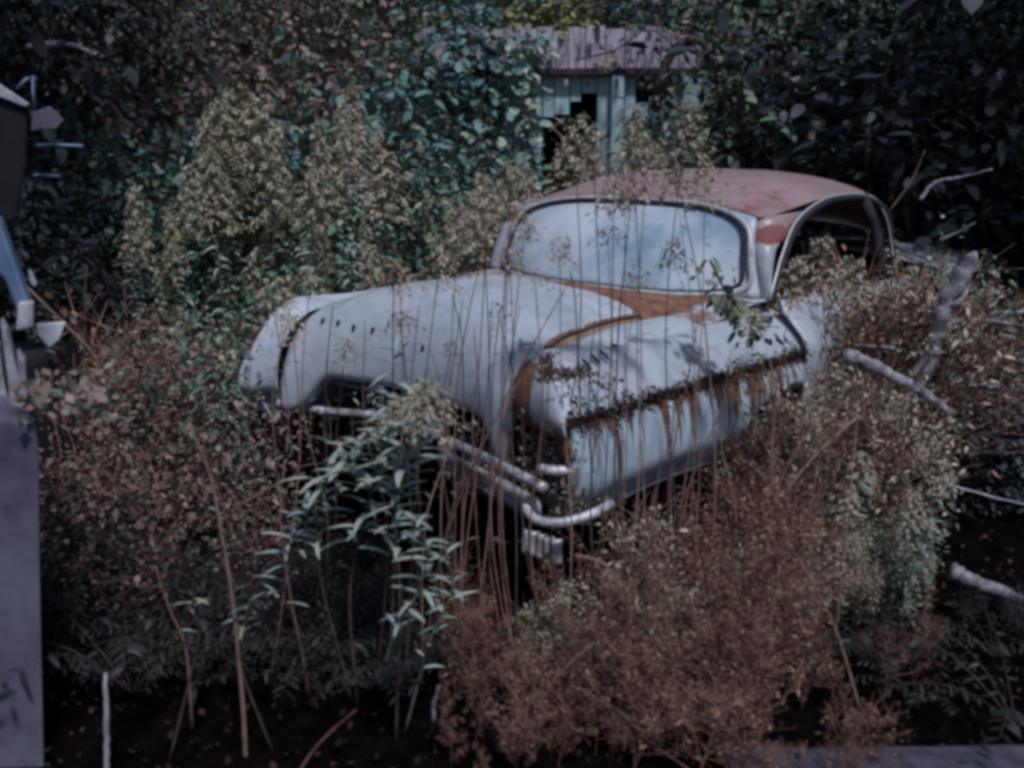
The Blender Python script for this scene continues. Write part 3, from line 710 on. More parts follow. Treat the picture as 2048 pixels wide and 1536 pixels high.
# ---------------------------------------------------------------- shed behind
SY = 8.8
def shed():
    e = empty('derelict_shed', at(1130, 300, SY)); e.location.z = 0; ox, oz = e.location.x, 0
    tag(e, 'derelict turquoise shed under a weathered roof board, half hidden by vines', 'shed')
    M['turq'] = flat('flaking_turquoise_boards', (.26, .44, .44), (.48, .62, .60), 5, .85, .4, mscale=(3, 3, .6))
    M['greyb'] = flat('weathered_purple_grey_board', (.14, .10, .12), (.62, .58, .60), 9, .95, .5, mscale=(3, 3, .7), det=9)
    M['darkb'] = flat('rotten_dark_beam', (.02, .013, .018), (.07, .04, .05), 10, .95, .5)
    def X(px): return at(px, 300, SY).x - ox
    def Z(py): return at(1100, py, SY).z
    # roof fascia: boards side by side
    x = X(842); x1 = X(1396); k = 0; rr = random.Random(3)
    while x < x1 - .02:
        w = rr.uniform(.13, .19); w = min(w, x1 - x)
        top_ = Z(56) + rr.uniform(-.03, .02) - .06 * smst((x - X(1250)) / .6)
        mb = MB(); mb.box((x + w / 2, rr.uniform(-.006, .006), (top_ + Z(137)) / 2), (w - .008, .025, top_ - Z(137))); mb.build('roof_board', M['greyb'], e, bevel=.003); x += w
    mb = MB(); mb.box(((X(842) + X(1400)) / 2, -.03, Z(145)), (X(1400) - X(842), .09, .06)); mb.build('beam', M['darkb'], e, bevel=.006)
    # wall: upright boards with a broken black opening
    x = X(846); x1 = X(1395)
    while x < x1 - .02:
        w = rr.uniform(.10, .15); w = min(w, x1 - x); xm = x + w / 2
        a, b_ = X(1080), X(1205)
        if a < xm < b_:
            zt = Z(150); zb = Z(235 - 50 * (xm - a) / (b_ - a)) + rr.uniform(-.05, .05)
        elif X(1262) < xm < X(1340): zt, zb = Z(210) + rr.uniform(-.1, .1), 0
        elif X(880) < xm < X(1000) and rr.random() < .5: x += w; continue
        else: zt, zb = Z(150), 0
        mb = MB(); mb.box((xm, .05 + rr.uniform(-.006, .006), (zt + zb) / 2), (w - .010, .022, zt - zb)); mb.build('wall_board', M['turq'], e, bevel=.002); x += w
    for px, w in ((1232, .11), (1378, .16), (1020, .10), (880, .09)):
        mb = MB(); mb.box((X(px), -.02, Z(150) / 2), (w, .09, Z(150) - .002)); mb.build('post', M['turq'], e, bevel=.006)
    mb = MB(); mb.box((X(1120), 1.2, Z(150) / 2), (X(1395) - X(846) - .1, .04, Z(150))); mb.build('back_wall', M['black'], e)
    mb = MB(); mb.box((X(1120), .75, Z(80)), (X(1395) - X(846), 1.3, .05), Matrix.Rotation(R(-5), 3, 'X')); mb.build('roof', M['darkb'], e)
    for px in (848, 1392):
        mb = MB(); mb.box((X(px), .65, Z(150) / 2), (.03, 1.1, Z(150))); mb.build('side_wall', M['darkb'], e)
    # broken leaning lath in the opening
    MB().tube([Vector((X(1100), -.02, Z(250))), Vector((X(1135), -.02, Z(285)))], .012, 4).build('broken_lath', M['stem_tan'], e)
    MB().tube([Vector((X(1098), -.02, Z(262))), Vector((X(1128), -.02, Z(235)))], .010, 4).build('broken_lath', M['stem_tan'], e)
shed()

def vine(name, pts, mat, n, ls, spread, label, r=.01, stem='stem_dark', group=None, seed=1):
    rs = np.random.RandomState(seed); P0 = [Vector(p) for p in spline(pts, 6)]; c = P0[0].copy(); e = empty(name, c)
    Pl = [p - c for p in P0]
    MB().tube(Pl, [r * (1 - .6 * k / len(Pl)) for k in range(len(Pl))], 5).build('stem', M[stem], e, True)
    q = rs.uniform(0, 1, n); B = np.array([along(Pl, x) for x in q]); o_ = rs.normal(0, 1, (n, 3)) * spread
    L = ls * rs.uniform(.5, 1.3, n)
    link('foliage', npmesh('foliage', [leaves(B + o_, o_ + rs.normal(0, .05, (n, 3)) + [0, -.03, -.02], L, L * .7, .3, rs, 'ov')], M[mat]), e)
    tag(e, label, 'vine', group); return e
A = lambda *p: [at(x, y, Y) for x, y, Y in p]
vine('climbing_vine', A((1010, 330, 8.5), (960, 220, 8.55), (985, 120, 8.6), (930, 60, 8.6), (870, 55, 8.6)), 'teal', 560, .11, .20, 'blue green vine climbing the left end of the shed over the roof board', .02, seed=3)
vine('climbing_vine', A((900, 420, 8.2), (930, 300, 8.4), (860, 200, 8.5), (880, 110, 8.5)), 'green', 420, .10, .20, 'dark green vine in front of the far left post of the shed', .015, seed=4)
vine('climbing_vine', A((1040, 330, 8.4), (1050, 230, 8.5), (1030, 140, 8.6), (1070, 80, 8.6)), 'sage', 260, .10, .10, 'pale sage vine running up between the shed boards', .012, seed=5)
vine('bare_vine', A((1310, 220, 8.5), (1330, 130, 8.45), (1370, 82, 8.4), (1408, 90, 8.4), (1412, 150, 8.45), (1400, 200, 8.5)), 'dark', 90, .07, .05, 'dark vine looped round the right corner post of the shed', .05, seed=6)
vine('climbing_vine', A((1310, 320, 8.5), (1300, 250, 8.6), (1330, 190, 8.6)), 'brownleaf', 200, .06, .11, 'reddish brown vine on the broken boards right of the shed opening', .01, seed=7)
vine('climbing_vine', A((1150, 120, 8.5), (1230, 100, 8.6), (1300, 60, 8.6), (1370, 110, 8.6)), 'brownleaf', 130, .06, .12, 'brown leaved creeper trailing along the shed roof boards', .01, seed=8)

vine('climbing_vine', A((990, 60, 8.9), (1050, 20, 9.0), (1120, 12, 9.0), (1170, 45, 8.9)), 'yellow', 420, .08, .10, 'yellow green creeper on top of the shed roof', .01, seed=9)
vine('climbing_vine', A((700, 300, 7.6), (760, 200, 7.8), (820, 120, 8.0)), 'teal', 350, .09, .2, 'pale blue green creeper hanging left of the shed', .012, seed=10)
# ---------------------------------------------------------------- background shrubs and weeds
T_ = 'thicket'
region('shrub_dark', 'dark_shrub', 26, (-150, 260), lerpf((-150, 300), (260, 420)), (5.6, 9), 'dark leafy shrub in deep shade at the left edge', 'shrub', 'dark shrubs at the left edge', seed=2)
region('shrub_mix', 'autumn_shrub', 34, (150, 900), lerpf((150, 130), (500, 60), (900, 60)), (8.5, 10.6), 'tall autumn shrub with small brown and green leaves in the left thicket', 'shrub', 'tall autumn shrubs of the left thicket', seed=3)
region(['shrub_green', 'shrub_teal', 'shrub_mix'], 'green_shrub', 40, (160, 1000), lerpf((160, 300), (420, 260), (700, 260), (1000, 330)), (6.6, 8.6), 'green leafy shrub behind the car on the left', 'shrub', 'green shrubs behind the car', seed=4)
region('shrub_teal', 'blue_green_shrub', 13, (560, 860), lerpf((560, 220), (860, 170)), (7.6, 9.0), 'blue green shrub between the goldenrods and the shed', 'shrub', 'blue green shrubs by the shed', seed=5)
region(['shrub_green', 'shrub_olive'], 'green_shrub', 34, (1460, 1830), lerpf((1400, 160), (1600, 130), (1830, 260)), (6.9, 9.0), 'dark green shrub with pale speckled leaves behind the car roof', 'shrub', 'green shrubs behind the roof', seed=6)
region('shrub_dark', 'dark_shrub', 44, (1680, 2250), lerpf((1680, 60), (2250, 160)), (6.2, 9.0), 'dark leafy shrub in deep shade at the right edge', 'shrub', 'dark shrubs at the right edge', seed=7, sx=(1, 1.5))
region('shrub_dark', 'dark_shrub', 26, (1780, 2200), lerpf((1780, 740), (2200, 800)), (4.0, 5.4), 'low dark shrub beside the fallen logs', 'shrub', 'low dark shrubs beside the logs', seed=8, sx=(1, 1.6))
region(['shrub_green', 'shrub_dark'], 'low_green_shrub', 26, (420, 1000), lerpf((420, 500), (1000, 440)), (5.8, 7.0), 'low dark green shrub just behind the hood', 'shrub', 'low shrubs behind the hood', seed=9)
# goldenrods behind the car
region('goldy', 'goldenrod', 15, (400, 540), lerpf((400, 300), (470, 210), (540, 290)), (5.6, 7.0), 'yellowish plumed goldenrod in the tall clump left of the car', 'goldenrod', 'yellowish goldenrods left of the car', seed=11)
for (x, y, Y, t_) in ((480, 205, 6.2, 'tallest yellowish goldenrod left of the car'), (452, 335, 5.8, 'broad yellowish goldenrod below the tallest one'), (608, 285, 6.0, 'slim pointed goldenrod standing alone against dark leaves'), (735, 305, 5.9, 'wide tan goldenrod with tiered plume above the hood'), (262, 440, 5.6, 'short tan goldenrod at the left edge of the thicket'), (1010, 335, 5.6, 'tan goldenrod touching the left end of the roof'), (960, 395, 5.3, 'bushy tan goldenrod at the foot of the windscreen'), (1190, 262, 7.4, 'tan goldenrod rising behind the roof in front of the shed'), (1320, 300, 7.2, 'feathery tan goldenrod behind the middle of the roof')):
    place_px('gold', 'goldenrod', x, y, Y, t_, 'goldenrod', None, sx=1.25)
region(['gold', 'gold', 'goldy'], 'goldenrod', 46, (170, 900), lerpf((200, 420), (500, 380), (700, 330), (900, 420)), (5.2, 6.6), 'tan plumed goldenrod in the thicket behind the hood', 'goldenrod', 'tan goldenrods behind the hood', seed=12, sx=(.55, .85), jit=170)
region('gold', 'goldenrod', 9, (1120, 1420), lerpf((1120, 340), (1420, 320)), (7.0, 8.2), 'tan goldenrod between the car roof and the shed', 'goldenrod', 'tan goldenrods before the shed', seed=13, sx=(1, 1.4))
region('gold', 'goldenrod', 12, (900, 1030), lerpf((900, 470), (1030, 380)), (5.2, 6.2), 'tan goldenrod crowding the windscreen corner', 'goldenrod', 'goldenrods at the windscreen corner', seed=14, sx=(1, 1.4))
# left middle: reddish brown weeds
region(['shrub_brown', 'shrub_mix', 'weed', 'shrub_green'], 'brown_weed', 34, (90, 480), lerpf((90, 720), (300, 660), (480, 740)), (3.5, 5.2), 'reddish brown leafy weed in the tangle left of the hood', 'weed', 'brown weeds left of the hood', seed=15, sx=(.8, 1.3), jit=130)
region('shrub_brown', 'brown_weed', 9, (120, 620), lerpf((120, 860), (620, 850)), (2.9, 3.9), 'small leaved brown weed below the left side of the bumper', 'weed', 'brown weeds below the left bumper', seed=16, jit=110)
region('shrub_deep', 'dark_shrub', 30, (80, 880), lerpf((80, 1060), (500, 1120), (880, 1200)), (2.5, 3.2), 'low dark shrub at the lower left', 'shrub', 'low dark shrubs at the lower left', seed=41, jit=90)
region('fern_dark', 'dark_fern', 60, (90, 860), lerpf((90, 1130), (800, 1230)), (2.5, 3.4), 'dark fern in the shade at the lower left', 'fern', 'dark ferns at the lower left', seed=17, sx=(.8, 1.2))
# right of car / along the flank
region(['weedtan', 'weed'], 'tan_weed', 52, (1585, 1760), lerpf((1560, 590), (1680, 500), (1735, 540)), (4.1, 5.6), 'tan twiggy weed against the car door', 'weed', 'tan weeds against the car door', seed=18)
region(['weedtan', 'weed'], 'tan_weed', 34, (1440, 1700), lerpf((1430, 900), (1560, 760), (1700, 740)), (3.3, 4.4), 'tan twiggy weed rising along the side of the car', 'weed', 'tan weeds along the car side', seed=19)
region('weed', 'brown_weed', 14, (1700, 1900), lerpf((1700, 640), (1900, 700)), (4.8, 6.0), 'red brown weed between the car and the upright log', 'weed', 'red brown weeds by the upright log', seed=20)
region(['weedtan', 'weed', 'shrub_mix'], 'tan_weed', 30, (1730, 1990), lerpf((1730, 500), (1990, 640)), (4.2, 5.1), 'tan weed before the tail of the car', 'weed', 'tan weeds before the car tail', seed=44, sx=(.8, 1.2))
region(['shrub_green', 'shrub_mix', 'weedtan'], 'mixed_shrub', 14, (1640, 1900), lerpf((1640, 480), (1900, 520)), (4.6, 5.2), 'mixed leafy shrub growing against the rear quarter of the car', 'shrub', 'leafy shrubs by the rear quarter', seed=45)
for k, (u_, v_, h_, t_) in enumerate(((.35, 2.25, 1.28, 'green shrub grown up inside the car behind the windscreen pillar'), (.45, 2.75, 1.3, 'green shrub grown up inside the car by the rear of the side window'), (-.3, 2.7, 1.25, 'green shrub grown up inside the far side of the car'))):
    q = CM @ Vector((u_, v_, 0)); place(('shrub_green', 'shrub_mix', 'shrub_green')[k], 'cabin_shrub', (q.x, q.y, 0), h_, t_, 'shrub', None, sx=.55)
region(['goldnear', 'goldnear', 'shrub_olive', 'shrub_green'], 'green_weed', 18, (1560, 1900), lerpf((1560, 1040), (1900, 1080)), (2.8, 3.4), 'green weed beside the tan tangle right of the car', 'weed', 'green weeds right of the car front', seed=46, sx=(.7, 1), jit=100)
# foreground brown mass
region(['weed', 'weed', 'weedtan', 'weedtall', 'weedtall'], 'brown_weed', 66, (880, 1560), lerpf((880, 1180), (1100, 1100), (1300, 1080), (1560, 1000)), (2.35, 3.2), 'pinkish brown dead weed in the tangle in front of the car', 'weed', 'brown dead weeds in front of the car', seed=21, sx=(.7, 1.1), jit=120)
region(['weed', 'weed', 'weedtall'], 'brown_weed', 34, (860, 1500), lerpf((860, 1340), (1500, 1300)), (2.1, 2.6), 'low brown dead weed at the bottom of the clearing', 'weed', 'low brown weeds at the bottom', seed=22, sx=(.9, 1.3), jit=100)
region(['weed', 'weedtall'], 'brown_weed', 22, (1450, 1850), lerpf((1450, 1150), (1850, 1250)), (2.3, 3.1), 'brown weed in the shaded tangle at the lower right', 'weed', 'brown weeds at the lower right', seed=23)
region('goldnear', 'sage_goldenrod', 20, (1580, 1900), lerpf((1600, 960), (1720, 890), (1880, 960)), (3.0, 3.8), 'sage green goldenrod in the clump right of the car', 'goldenrod', 'sage goldenrods right of the car', seed=24, sx=(.9, 1.2), jit=120)
region('weedtan', 'tan_weed', 18, (1480, 1880), lerpf((1500, 1020), (1850, 1130)), (2.8, 3.3), 'yellowish tan weed below the sage goldenrods', 'weed', 'yellowish weeds below the sage clump', seed=25)
region(['weed', 'weedtall'], 'brown_weed', 22, (950, 1700), lerpf((950, 1400), (1700, 1380)), (2.0, 2.5), 'wispy brown weed hugging the ground near the camera', 'weed', 'wispy brown weeds near the camera', seed=26, sx=(1, 1.5))
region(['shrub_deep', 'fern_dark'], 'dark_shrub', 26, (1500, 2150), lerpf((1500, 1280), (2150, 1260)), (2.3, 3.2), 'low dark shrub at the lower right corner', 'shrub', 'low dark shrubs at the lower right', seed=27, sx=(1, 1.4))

# ---------------------------------------------------------------- single stems and near plants
def lancemesh(i, mat):
    rs = np.random.RandomState(40 + i); G = []; n = 7
    for k in range(n):
        t = k / (n - 1); w = .085 * math.sin(math.pi * min(.97, t * .93 + .06)) ** .8; z = -.30 * t * t + .08 * t; b = .03 * math.sin(3 * t + i)
        G.append([(t, b - w, z + w * .35), (t, b, z), (t, b + w, z + w * .35)])
    return MB().grid(G).mesh('leaf', M[mat], True)
LM = [lancemesh(i, 'sage') for i in range(3)]; LMO = [lancemesh(i, 'olive') for i in range(2)]; LMG = [lancemesh(i, 'green') for i in range(2)]
def near_plant(name, pts, label, cat='goldenrod', leafr=(.3, 1), nleaf=30, ll=.1, r=.004, stem='stem_green', plume=None, lm=None, group=None, seed=0, foot=True):
    rs = np.random.RandomState(seed); W_ = [at(*p) for p in pts]
    if foot:
        b = W_[0].copy(); b.x += rs.uniform(-.09, .09); b.y += rs.uniform(-.08, .02); b.z = gz(b.x, b.y)
        if W_[0].z > b.z + .02: W_ = [b] + W_
    c = W_[0].copy(); e = empty(name, c); tag(e, label, cat, group); P = [p - c for p in spline(W_, 6)]
    MB().tube(P, [r * (1 - .6 * k / len(P)) for k in range(len(P))], 5).build('stem', M[stem], e, True)
    lm = lm or LM
    for k in range(nleaf):
        q = leafr[0] + (leafr[1] - leafr[0]) * (k + .5) / nleaf; p = along(P, q); az = k * 2.4 + rs.uniform(-.3, .3)
        o = link('leaf', lm[k % len(lm)], e); s = ll * (1.1 - .6 * abs(q - .5 * (leafr[0] + leafr[1])) / max(.1, leafr[1] - leafr[0])) * rs.uniform(.75, 1.2)
        o.location = p; o.scale = (s, s, s); o.rotation_euler = (rs.uniform(-.3, .3), rs.uniform(-.7, .1), az)
    if plume:
        n, ph, pw, pm = plume; o = link('plume', npmesh('plume', [feather(plume_pts(n, ph, pw, rs), np.array(P[-1]) - [0, 0, ph * .6], rs, .007, .020)], M[pm]), e); o['kind'] = 'stuff'
    return e
near_plant('goldenrod', [(782, 1300, 2.5), (786, 1000, 2.5), (786, 780, 2.5), (787, 545, 2.5)], 'straight dark stemmed goldenrod with a fringe of pale lance leaves before the hood', leafr=(.52, .84), nleaf=34, ll=.095, stem='stem_dark', plume=(120, .08, .03, 'seed'), seed=1)
near_plant('goldenrod', [(800, 1200, 2.35), (790, 1020, 2.35), (815, 900, 2.32), (850, 810, 2.3)], 'bent sage goldenrod with a big tan plume in front of the bumper', leafr=(.35, .95), nleaf=46, ll=.12, plume=(900, .14, .09, 'plume'), seed=2, r=.005, stem='stem_dark')
near_plant('goldenrod', [(700, 1180, 2.45), (740, 1000, 2.42), (760, 900, 2.4), (800, 830, 2.4)], 'leafy sage goldenrod leaning right under the tan plume', leafr=(.35, .98), nleaf=44, ll=.12, plume=(500, .10, .08, 'plume'), seed=3, r=.005, stem='stem_dark')
near_plant('goldenrod', [(640, 1150, 2.5), (640, 1000, 2.48), (680, 930, 2.46), (740, 880, 2.44)], 'sage goldenrod spreading its leaves to the left of the plume', leafr=(.3, 1), nleaf=40, ll=.11, seed=4, stem='stem_dark')
near_plant('goldenrod', [(560, 1200, 2.6), (590, 1070, 2.55), (640, 1000, 2.5)], 'low sage goldenrod at the left end of the pale clump', leafr=(.3, 1), nleaf=26, ll=.10, seed=5, stem='stem_dark')
near_plant('goldenrod', [(770, 1330, 2.1), (795, 1250, 2.1), (842, 1170, 2.1), (852, 1090, 2.1), (795, 1010, 2.1)], 'arching pale sage goldenrod hooked over at its tip', leafr=(.2, 1), nleaf=30, ll=.075, seed=6, foot=False, stem='stem_green')
near_plant('goldenrod', [(860, 1280, 2.3), (905, 1180, 2.3), (890, 1090, 2.3)], 'small sage goldenrod beside the arching one', leafr=(.2, 1), nleaf=18, ll=.07, seed=7)
near_plant('young_shrub', [(480, 1330, 2.2), (485, 1260, 2.2), (500, 1200, 2.2)], 'young plant with broad blue green leaves beside the bare stem', 'plant', leafr=(.6, 1), nleaf=9, ll=.07, seed=8, lm=LMG, stem='stem_dark')
near_plant('young_shrub', [(395, 1290, 2.2), (390, 1230, 2.2), (385, 1180, 2.2)], 'young plant with a few green leaves in the dark lower left', 'plant', leafr=(.6, 1), nleaf=8, ll=.05, seed=9, lm=LMG, stem='stem_dark')
near_plant('goldenrod', [(820, 1000, 3.0), (815, 800, 3.0), (800, 640, 3.0)], 'thin stem ending in a brown tuft over the pale hood', leafr=(.8, .98), nleaf=8, ll=.05, stem='stem_dark', plume=(160, .07, .05, 'seed'), seed=10, lm=LMO)
near_plant('goldenrod', [(650, 1000, 3.2), (652, 760, 3.2), (666, 610, 3.2)], 'thin dark stem before the left end of the nose', leafr=(.5, .9), nleaf=4, ll=.05, stem='stem_dark', seed=11, lm=LMO)
near_plant('goldenrod', [(560, 1000, 3.5), (545, 800, 3.5), (580, 620, 3.5)], 'thin stem with a tan tuft before the left headlight', leafr=(.5, .9), nleaf=8, ll=.06, stem='stem_tan', plume=(200, .12, .04, 'plume'), seed=12, lm=LMO)
# upright stems crossing the hood, flank and windscreen
bs = [[(910, 1050, 2.7), (912, 800, 2.7), (935, 640, 2.7), (960, 530, 2.7)], [(955, 1080, 2.7), (945, 860, 2.7), (960, 700, 2.7), (975, 440, 2.7)], [(1000, 1100, 2.65), (1003, 800, 2.65), (1010, 560, 2.65), (1030, 400, 2.65)],
      [(900, 1050, 2.8), (880, 860, 2.8), (900, 700, 2.8)], [(930, 1000, 2.6), (1000, 820, 2.6), (1060, 700, 2.6), (1140, 560, 2.6)], [(885, 1100, 2.6), (960, 900, 2.6), (1040, 760, 2.6)], [(1060, 1100, 2.6), (1085, 830, 2.6), (1070, 560, 2.6)],
      [(1165, 1060, 2.75), (1160, 800, 2.75), (1150, 600, 2.75), (1140, 540, 2.75)], [(1185, 1050, 2.75), (1178, 780, 2.75), (1190, 640, 2.75)], [(1232, 1050, 2.7), (1235, 700, 2.7), (1250, 520, 2.7), (1262, 400, 2.7)],
      [(1430, 1000, 2.8), (1420, 760, 2.8), (1400, 580, 2.8), (1370, 430, 2.8), (1345, 300, 2.8)], [(1340, 980, 2.8), (1375, 760, 2.8), (1400, 620, 2.8)], [(1370, 1010, 2.6), (1400, 920, 2.6), (1450, 800, 2.6), (1475, 740, 2.6)],
      [(1335, 1000, 2.8), (1345, 860, 2.8), (1350, 760, 2.8)], [(925, 1000, 2.9), (925, 700, 2.9), (905, 590, 2.9)], [(980, 1010, 2.9), (985, 760, 2.9), (1000, 620, 2.9)], [(1550, 1000, 2.9), (1620, 860, 2.9), (1700, 800, 2.9)], [(1530, 980, 3), (1560, 860, 3.), (1540, 720, 3.)]]
bl = ['bare stem at the left of the bundle crossing the hood', 'tall bare stem reaching up to the goldenrod at the windscreen', 'straight bare stem rising past the middle of the hood', 'short bare stem left of the bundle on the hood', 'bare stem slanting right from the bumper to the cowl', 'bare stem slanting right under the longer slanting one', 'bare stem beside the rusty hood corner', 'thin dark stem crossing the vent slots', 'thin dark stem over the streaked panel just right of its front edge', 'long thin stem with brown seed tufts reaching the middle of the windscreen', 'longest stem with a tan seed tuft reaching over the roof', 'thin stem leaning right across the pale fender', 'pinkish stem slanting across the rear of the streaked panel', 'dark stem in the wide rust streak', 'bare stem with a hooked tip on the hood', 'faint bare stem right of the bundle on the hood', 'tan stem leaning right in the weeds by the car side', 'tan stem curving left in the weeds by the car side']
for k, (q, l) in enumerate(zip(bs, bl)):
    near_plant('bare_stalk', q, l, 'stem', leafr=(.3, .95), nleaf=5 if k % 2 else 2, ll=.035, r=.0036, stem='stem_dark' if k in (7, 8, 9, 13) else ('stem_tan' if k > 14 or k in (10,) else 'stem_red'), seed=50 + k, lm=LMO, plume=(260, .2, .06, 'plume') if k in (10,) else ((60, .06, .03, 'seed') if k % 3 == 0 else None))
# brown tufts in front of the windscreen
for k, (x, y, x0, y0, t_) in enumerate(((1215, 470, 1225, 720, 'left'), (1275, 560, 1245, 800, 'lower'), (1350, 360, 1385, 650, 'top'), (1345, 510, 1395, 700, 'right'), (1250, 405, 1250, 640, 'small upper'))):
    near_plant('dry_stalk', [(x0, y0 + 330, 2.85), (x0, y0, 2.85), (x, y, 2.85)], f'thin stem carrying the {t_} brown seed tuft before the windscreen', 'stem', leafr=(.8, .99), nleaf=5, ll=.035, r=.0025, stem='stem_tan', plume=(240 if k in (2, 3) else 120, .10 if k in (2, 3) else .06, .05, 'plume' if k in (2, 0) else 'seed'), seed=80 + k, lm=LMO)
rr2 = random.Random(8)
for k, (x0, x1, y1, pl) in enumerate(((905, 925, 600, 0), (930, 948, 655, 0), (960, 985, 600, 0), (985, 1020, 520, 1), (1015, 1040, 610, 0), (1045, 1000, 640, 0), (880, 860, 690, 0), (1300, 1292, 338, 2), (1215, 1228, 372, 2), (1180, 1186, 300, 2), (1390, 1410, 365, 2), (1085, 1100, 700, 0), (745, 730, 640, 0), (700, 690, 700, 1), (600, 585, 660, 1), (840, 838, 610, 0), (1480, 1500, 640, 1), (1440, 1462, 700, 0), (1560, 1590, 560, 2), (1620, 1640, 520, 2), (1680, 1700, 560, 2), (905, 915, 455, 2), (955, 965, 400, 2), (1010, 1020, 375, 2), (1040, 1050, 455, 1), (860, 880, 520, 2), (560, 545, 600, 2), (640, 620, 560, 1), (1110, 1120, 500, 1), (1250, 1262, 262, 2), (1340, 1372, 250, 2), (1140, 1150, 282, 2), (820, 800, 560, 1))):
    Yk = 2.75 if x0 < 1350 else 3.0
    plume = (None, (220, .09, .035, 'plume'), (520, .17, .06, 'plume'))[pl]
    near_plant('dry_stalk', [(x0 + rr2.uniform(-40, 40), 1060, Yk + rr2.uniform(-.25, 0)), ((x0 + x1) / 2 + rr2.uniform(-28, 28), (1060 + y1) / 2, Yk), (x1, y1, Yk)], (('slim', 'thin', 'wiry', 'straight', 'faint', 'fine', 'long', 'narrow', 'delicate', 'upright', 'dry')[k % 11] + ' bare stalk', 'stalk with a small tan tuft', 'stalk with %s plume' % ('wide', 'dense', 'loose', 'tall', 'pale', 'soft')[k % 6])[pl] + ' ' + where(x1, y1, 0, 0, 0)[1] + ' ' + ('leaning right' if x1 > x0 else 'leaning left') , 'weed', leafr=(.25, .95), nleaf=6, ll=.04, r=.0032, stem=rr2.choice(['stem_tan', 'stem_red', 'stem_dark']), plume=plume, seed=200 + k, lm=LMO)
# drooping sprig over the windscreen corner
vine('leafy_sprig', A((1420, 520, 3.2), (1450, 580, 3.2), (1480, 620, 3.2), (1510, 650, 3.2), (1530, 680, 3.2)), 'olive', 110, .04, .03, 'drooping leafy sprig over the lower corner of the windscreen', .005, seed=21)
# bare stalks at the lower left
near_plant('bare_stalk', [(492, 1530, 2.2), (485, 1400, 2.2), (465, 1200, 2.2), (440, 1050, 2.2), (420, 950, 2.2), (380, 850, 2.2)], 'long pale brown bare stalk curving up at the lower left', 'stem', nleaf=3, ll=.04, r=.007, stem='stem_tan', seed=31)
near_plant('bare_stalk', [(385, 1460, 2.3), (372, 1300, 2.3), (340, 1220, 2.3), (310, 1130, 2.3)], 'shorter dim stalk left of the long pale one', 'stem', nleaf=2, ll=.04, r=.005, stem='stem_red', seed=32)
near_plant('twig', [(480, 1010, 2.6), (540, 975, 2.6), (610, 945, 2.6)], 'tan twig slanting up to the right in the dark below the bumper', 'twig', nleaf=0, r=.004, stem='stem_tan', seed=33, foot=False)
near_plant('twig', [(620, 1510, 2.0), (665, 1460, 2.0), (712, 1420, 2.0)], 'thin tan twig near the bottom edge of the view', 'twig', nleaf=0, r=.004, stem='stem_red', seed=34)
near_plant('twig', [(0, 520, 2.6), (80, 600, 2.6), (180, 700, 2.6), (210, 760, 2.6)], 'long tan twig slanting down across the wreck at the left edge', 'twig', nleaf=0, r=.004, stem='stem_tan', seed=35, foot=False)
near_plant('arching_stalk', [(1150, 1110, 2.2), (1210, 1130, 2.2), (1250, 1200, 2.2), (1262, 1270, 2.2), (1250, 1350, 2.2)], 'pale stalk arching over the brown weeds in front of the car', 'stem', nleaf=0, r=.004, stem='stem_tan', seed=36, foot=False)
near_plant('twig', [(1720, 830, 3.2), (1640, 900, 3.1), (1570, 985, 3.)], 'tan branch slanting down left in the weeds right of the car', 'twig', nleaf=2, ll=.04, r=.006, stem='stem_tan', seed=37, foot=False)

# pale stake and curled dead leaf
def single(name, pts, r, mat, label, cat, n=8, flat=None):
    W_ = [at(*p) for p in pts]; c = W_[0].copy(); sp = spline(W_, 8); rj = random.Random(len(label)); o = MB().tube([p - c + Vector((rj.uniform(-1, 1), 0, rj.uniform(-1, 1))) * r * .22 for p in sp], [r * rj.uniform(.72, 1.12) * (1 - .5 * k / len(sp)) for k in range(len(sp))], n, flat=flat).build(name, M[mat], None, True); o.location = c
    return tag(o, label, cat)
M['pale'] = flat('bleached_wood', (.16, .14, .14), (.46, .44, .43), 22, .8, .3, mscale=(2, 2, .5))
single('stake', [(214, 1560, 2.05), (213, 1450, 2.07), (210, 1345, 2.1)], .0085, 'pale', 'thin bleached stake upright in the dark lower left', 'stake')
single('dead_leaf', [(866, 1440, 1.75), (868, 1405, 1.75), (878, 1372, 1.75)], .009, 'pale', 'pale curled dead leaf hanging low in the brown weeds', 'leaf', flat=(1, .3))

# ---------------------------------------------------------------- logs and poles on the right
single('fallen_log', [(1690, 712, 3.5), (1740, 730, 3.45), (1830, 775, 3.35), (1910, 830, 3.25)], .032, 'birch', 'mottled pale log slanting down to the right behind the weeds', 'log', 10)
def upright():
    e = empty('leaning_trunk', at(1760, 900, 3.75)); e.location.z = 0; c = e.location.copy(); tag(e, 'pale mottled dead trunk leaning right with a knobbly broken top', 'trunk')
    P = [at(1768, 900, 3.75), at(1800, 820, 3.75), at(1850, 730, 3.75), at(1882, 640, 3.75), at(1898, 590, 3.75), at(1925, 550, 3.75), at(1940, 508, 3.75)]; P = [Vector((P[0].x - .06, P[0].y, -.05))] + P
    sp = spline(P, 5); rj = random.Random(4)
    MB().tube([p - c + Vector((rj.uniform(-.01, .01), 0, rj.uniform(-.006, .006))) for p in sp], [.036 * rj.uniform(.88, 1.12) for p in sp], 10).build('trunk', M['birch'], e, True)
    for q in ([(1895, 620, 3.75), (1922, 600, 3.7), (1940, 570, 3.9)], [(1850, 730, 3.75), (1800, 700, 3.9), (1720, 690, 3.8)], [(1860, 720, 3.75), (1920, 760, 3.9), (2000, 775, 3.8)], [(1882, 650, 3.75), (1960, 640, 3.9), (2060, 655, 3.8)]):
        MB().tube([p - c for p in spline([at(*k) for k in q], 4)], [.017, .015, .014, .012, .011, .010, .009, .008, .006], 6).build('branch', M['birch'], e, True)
upright()
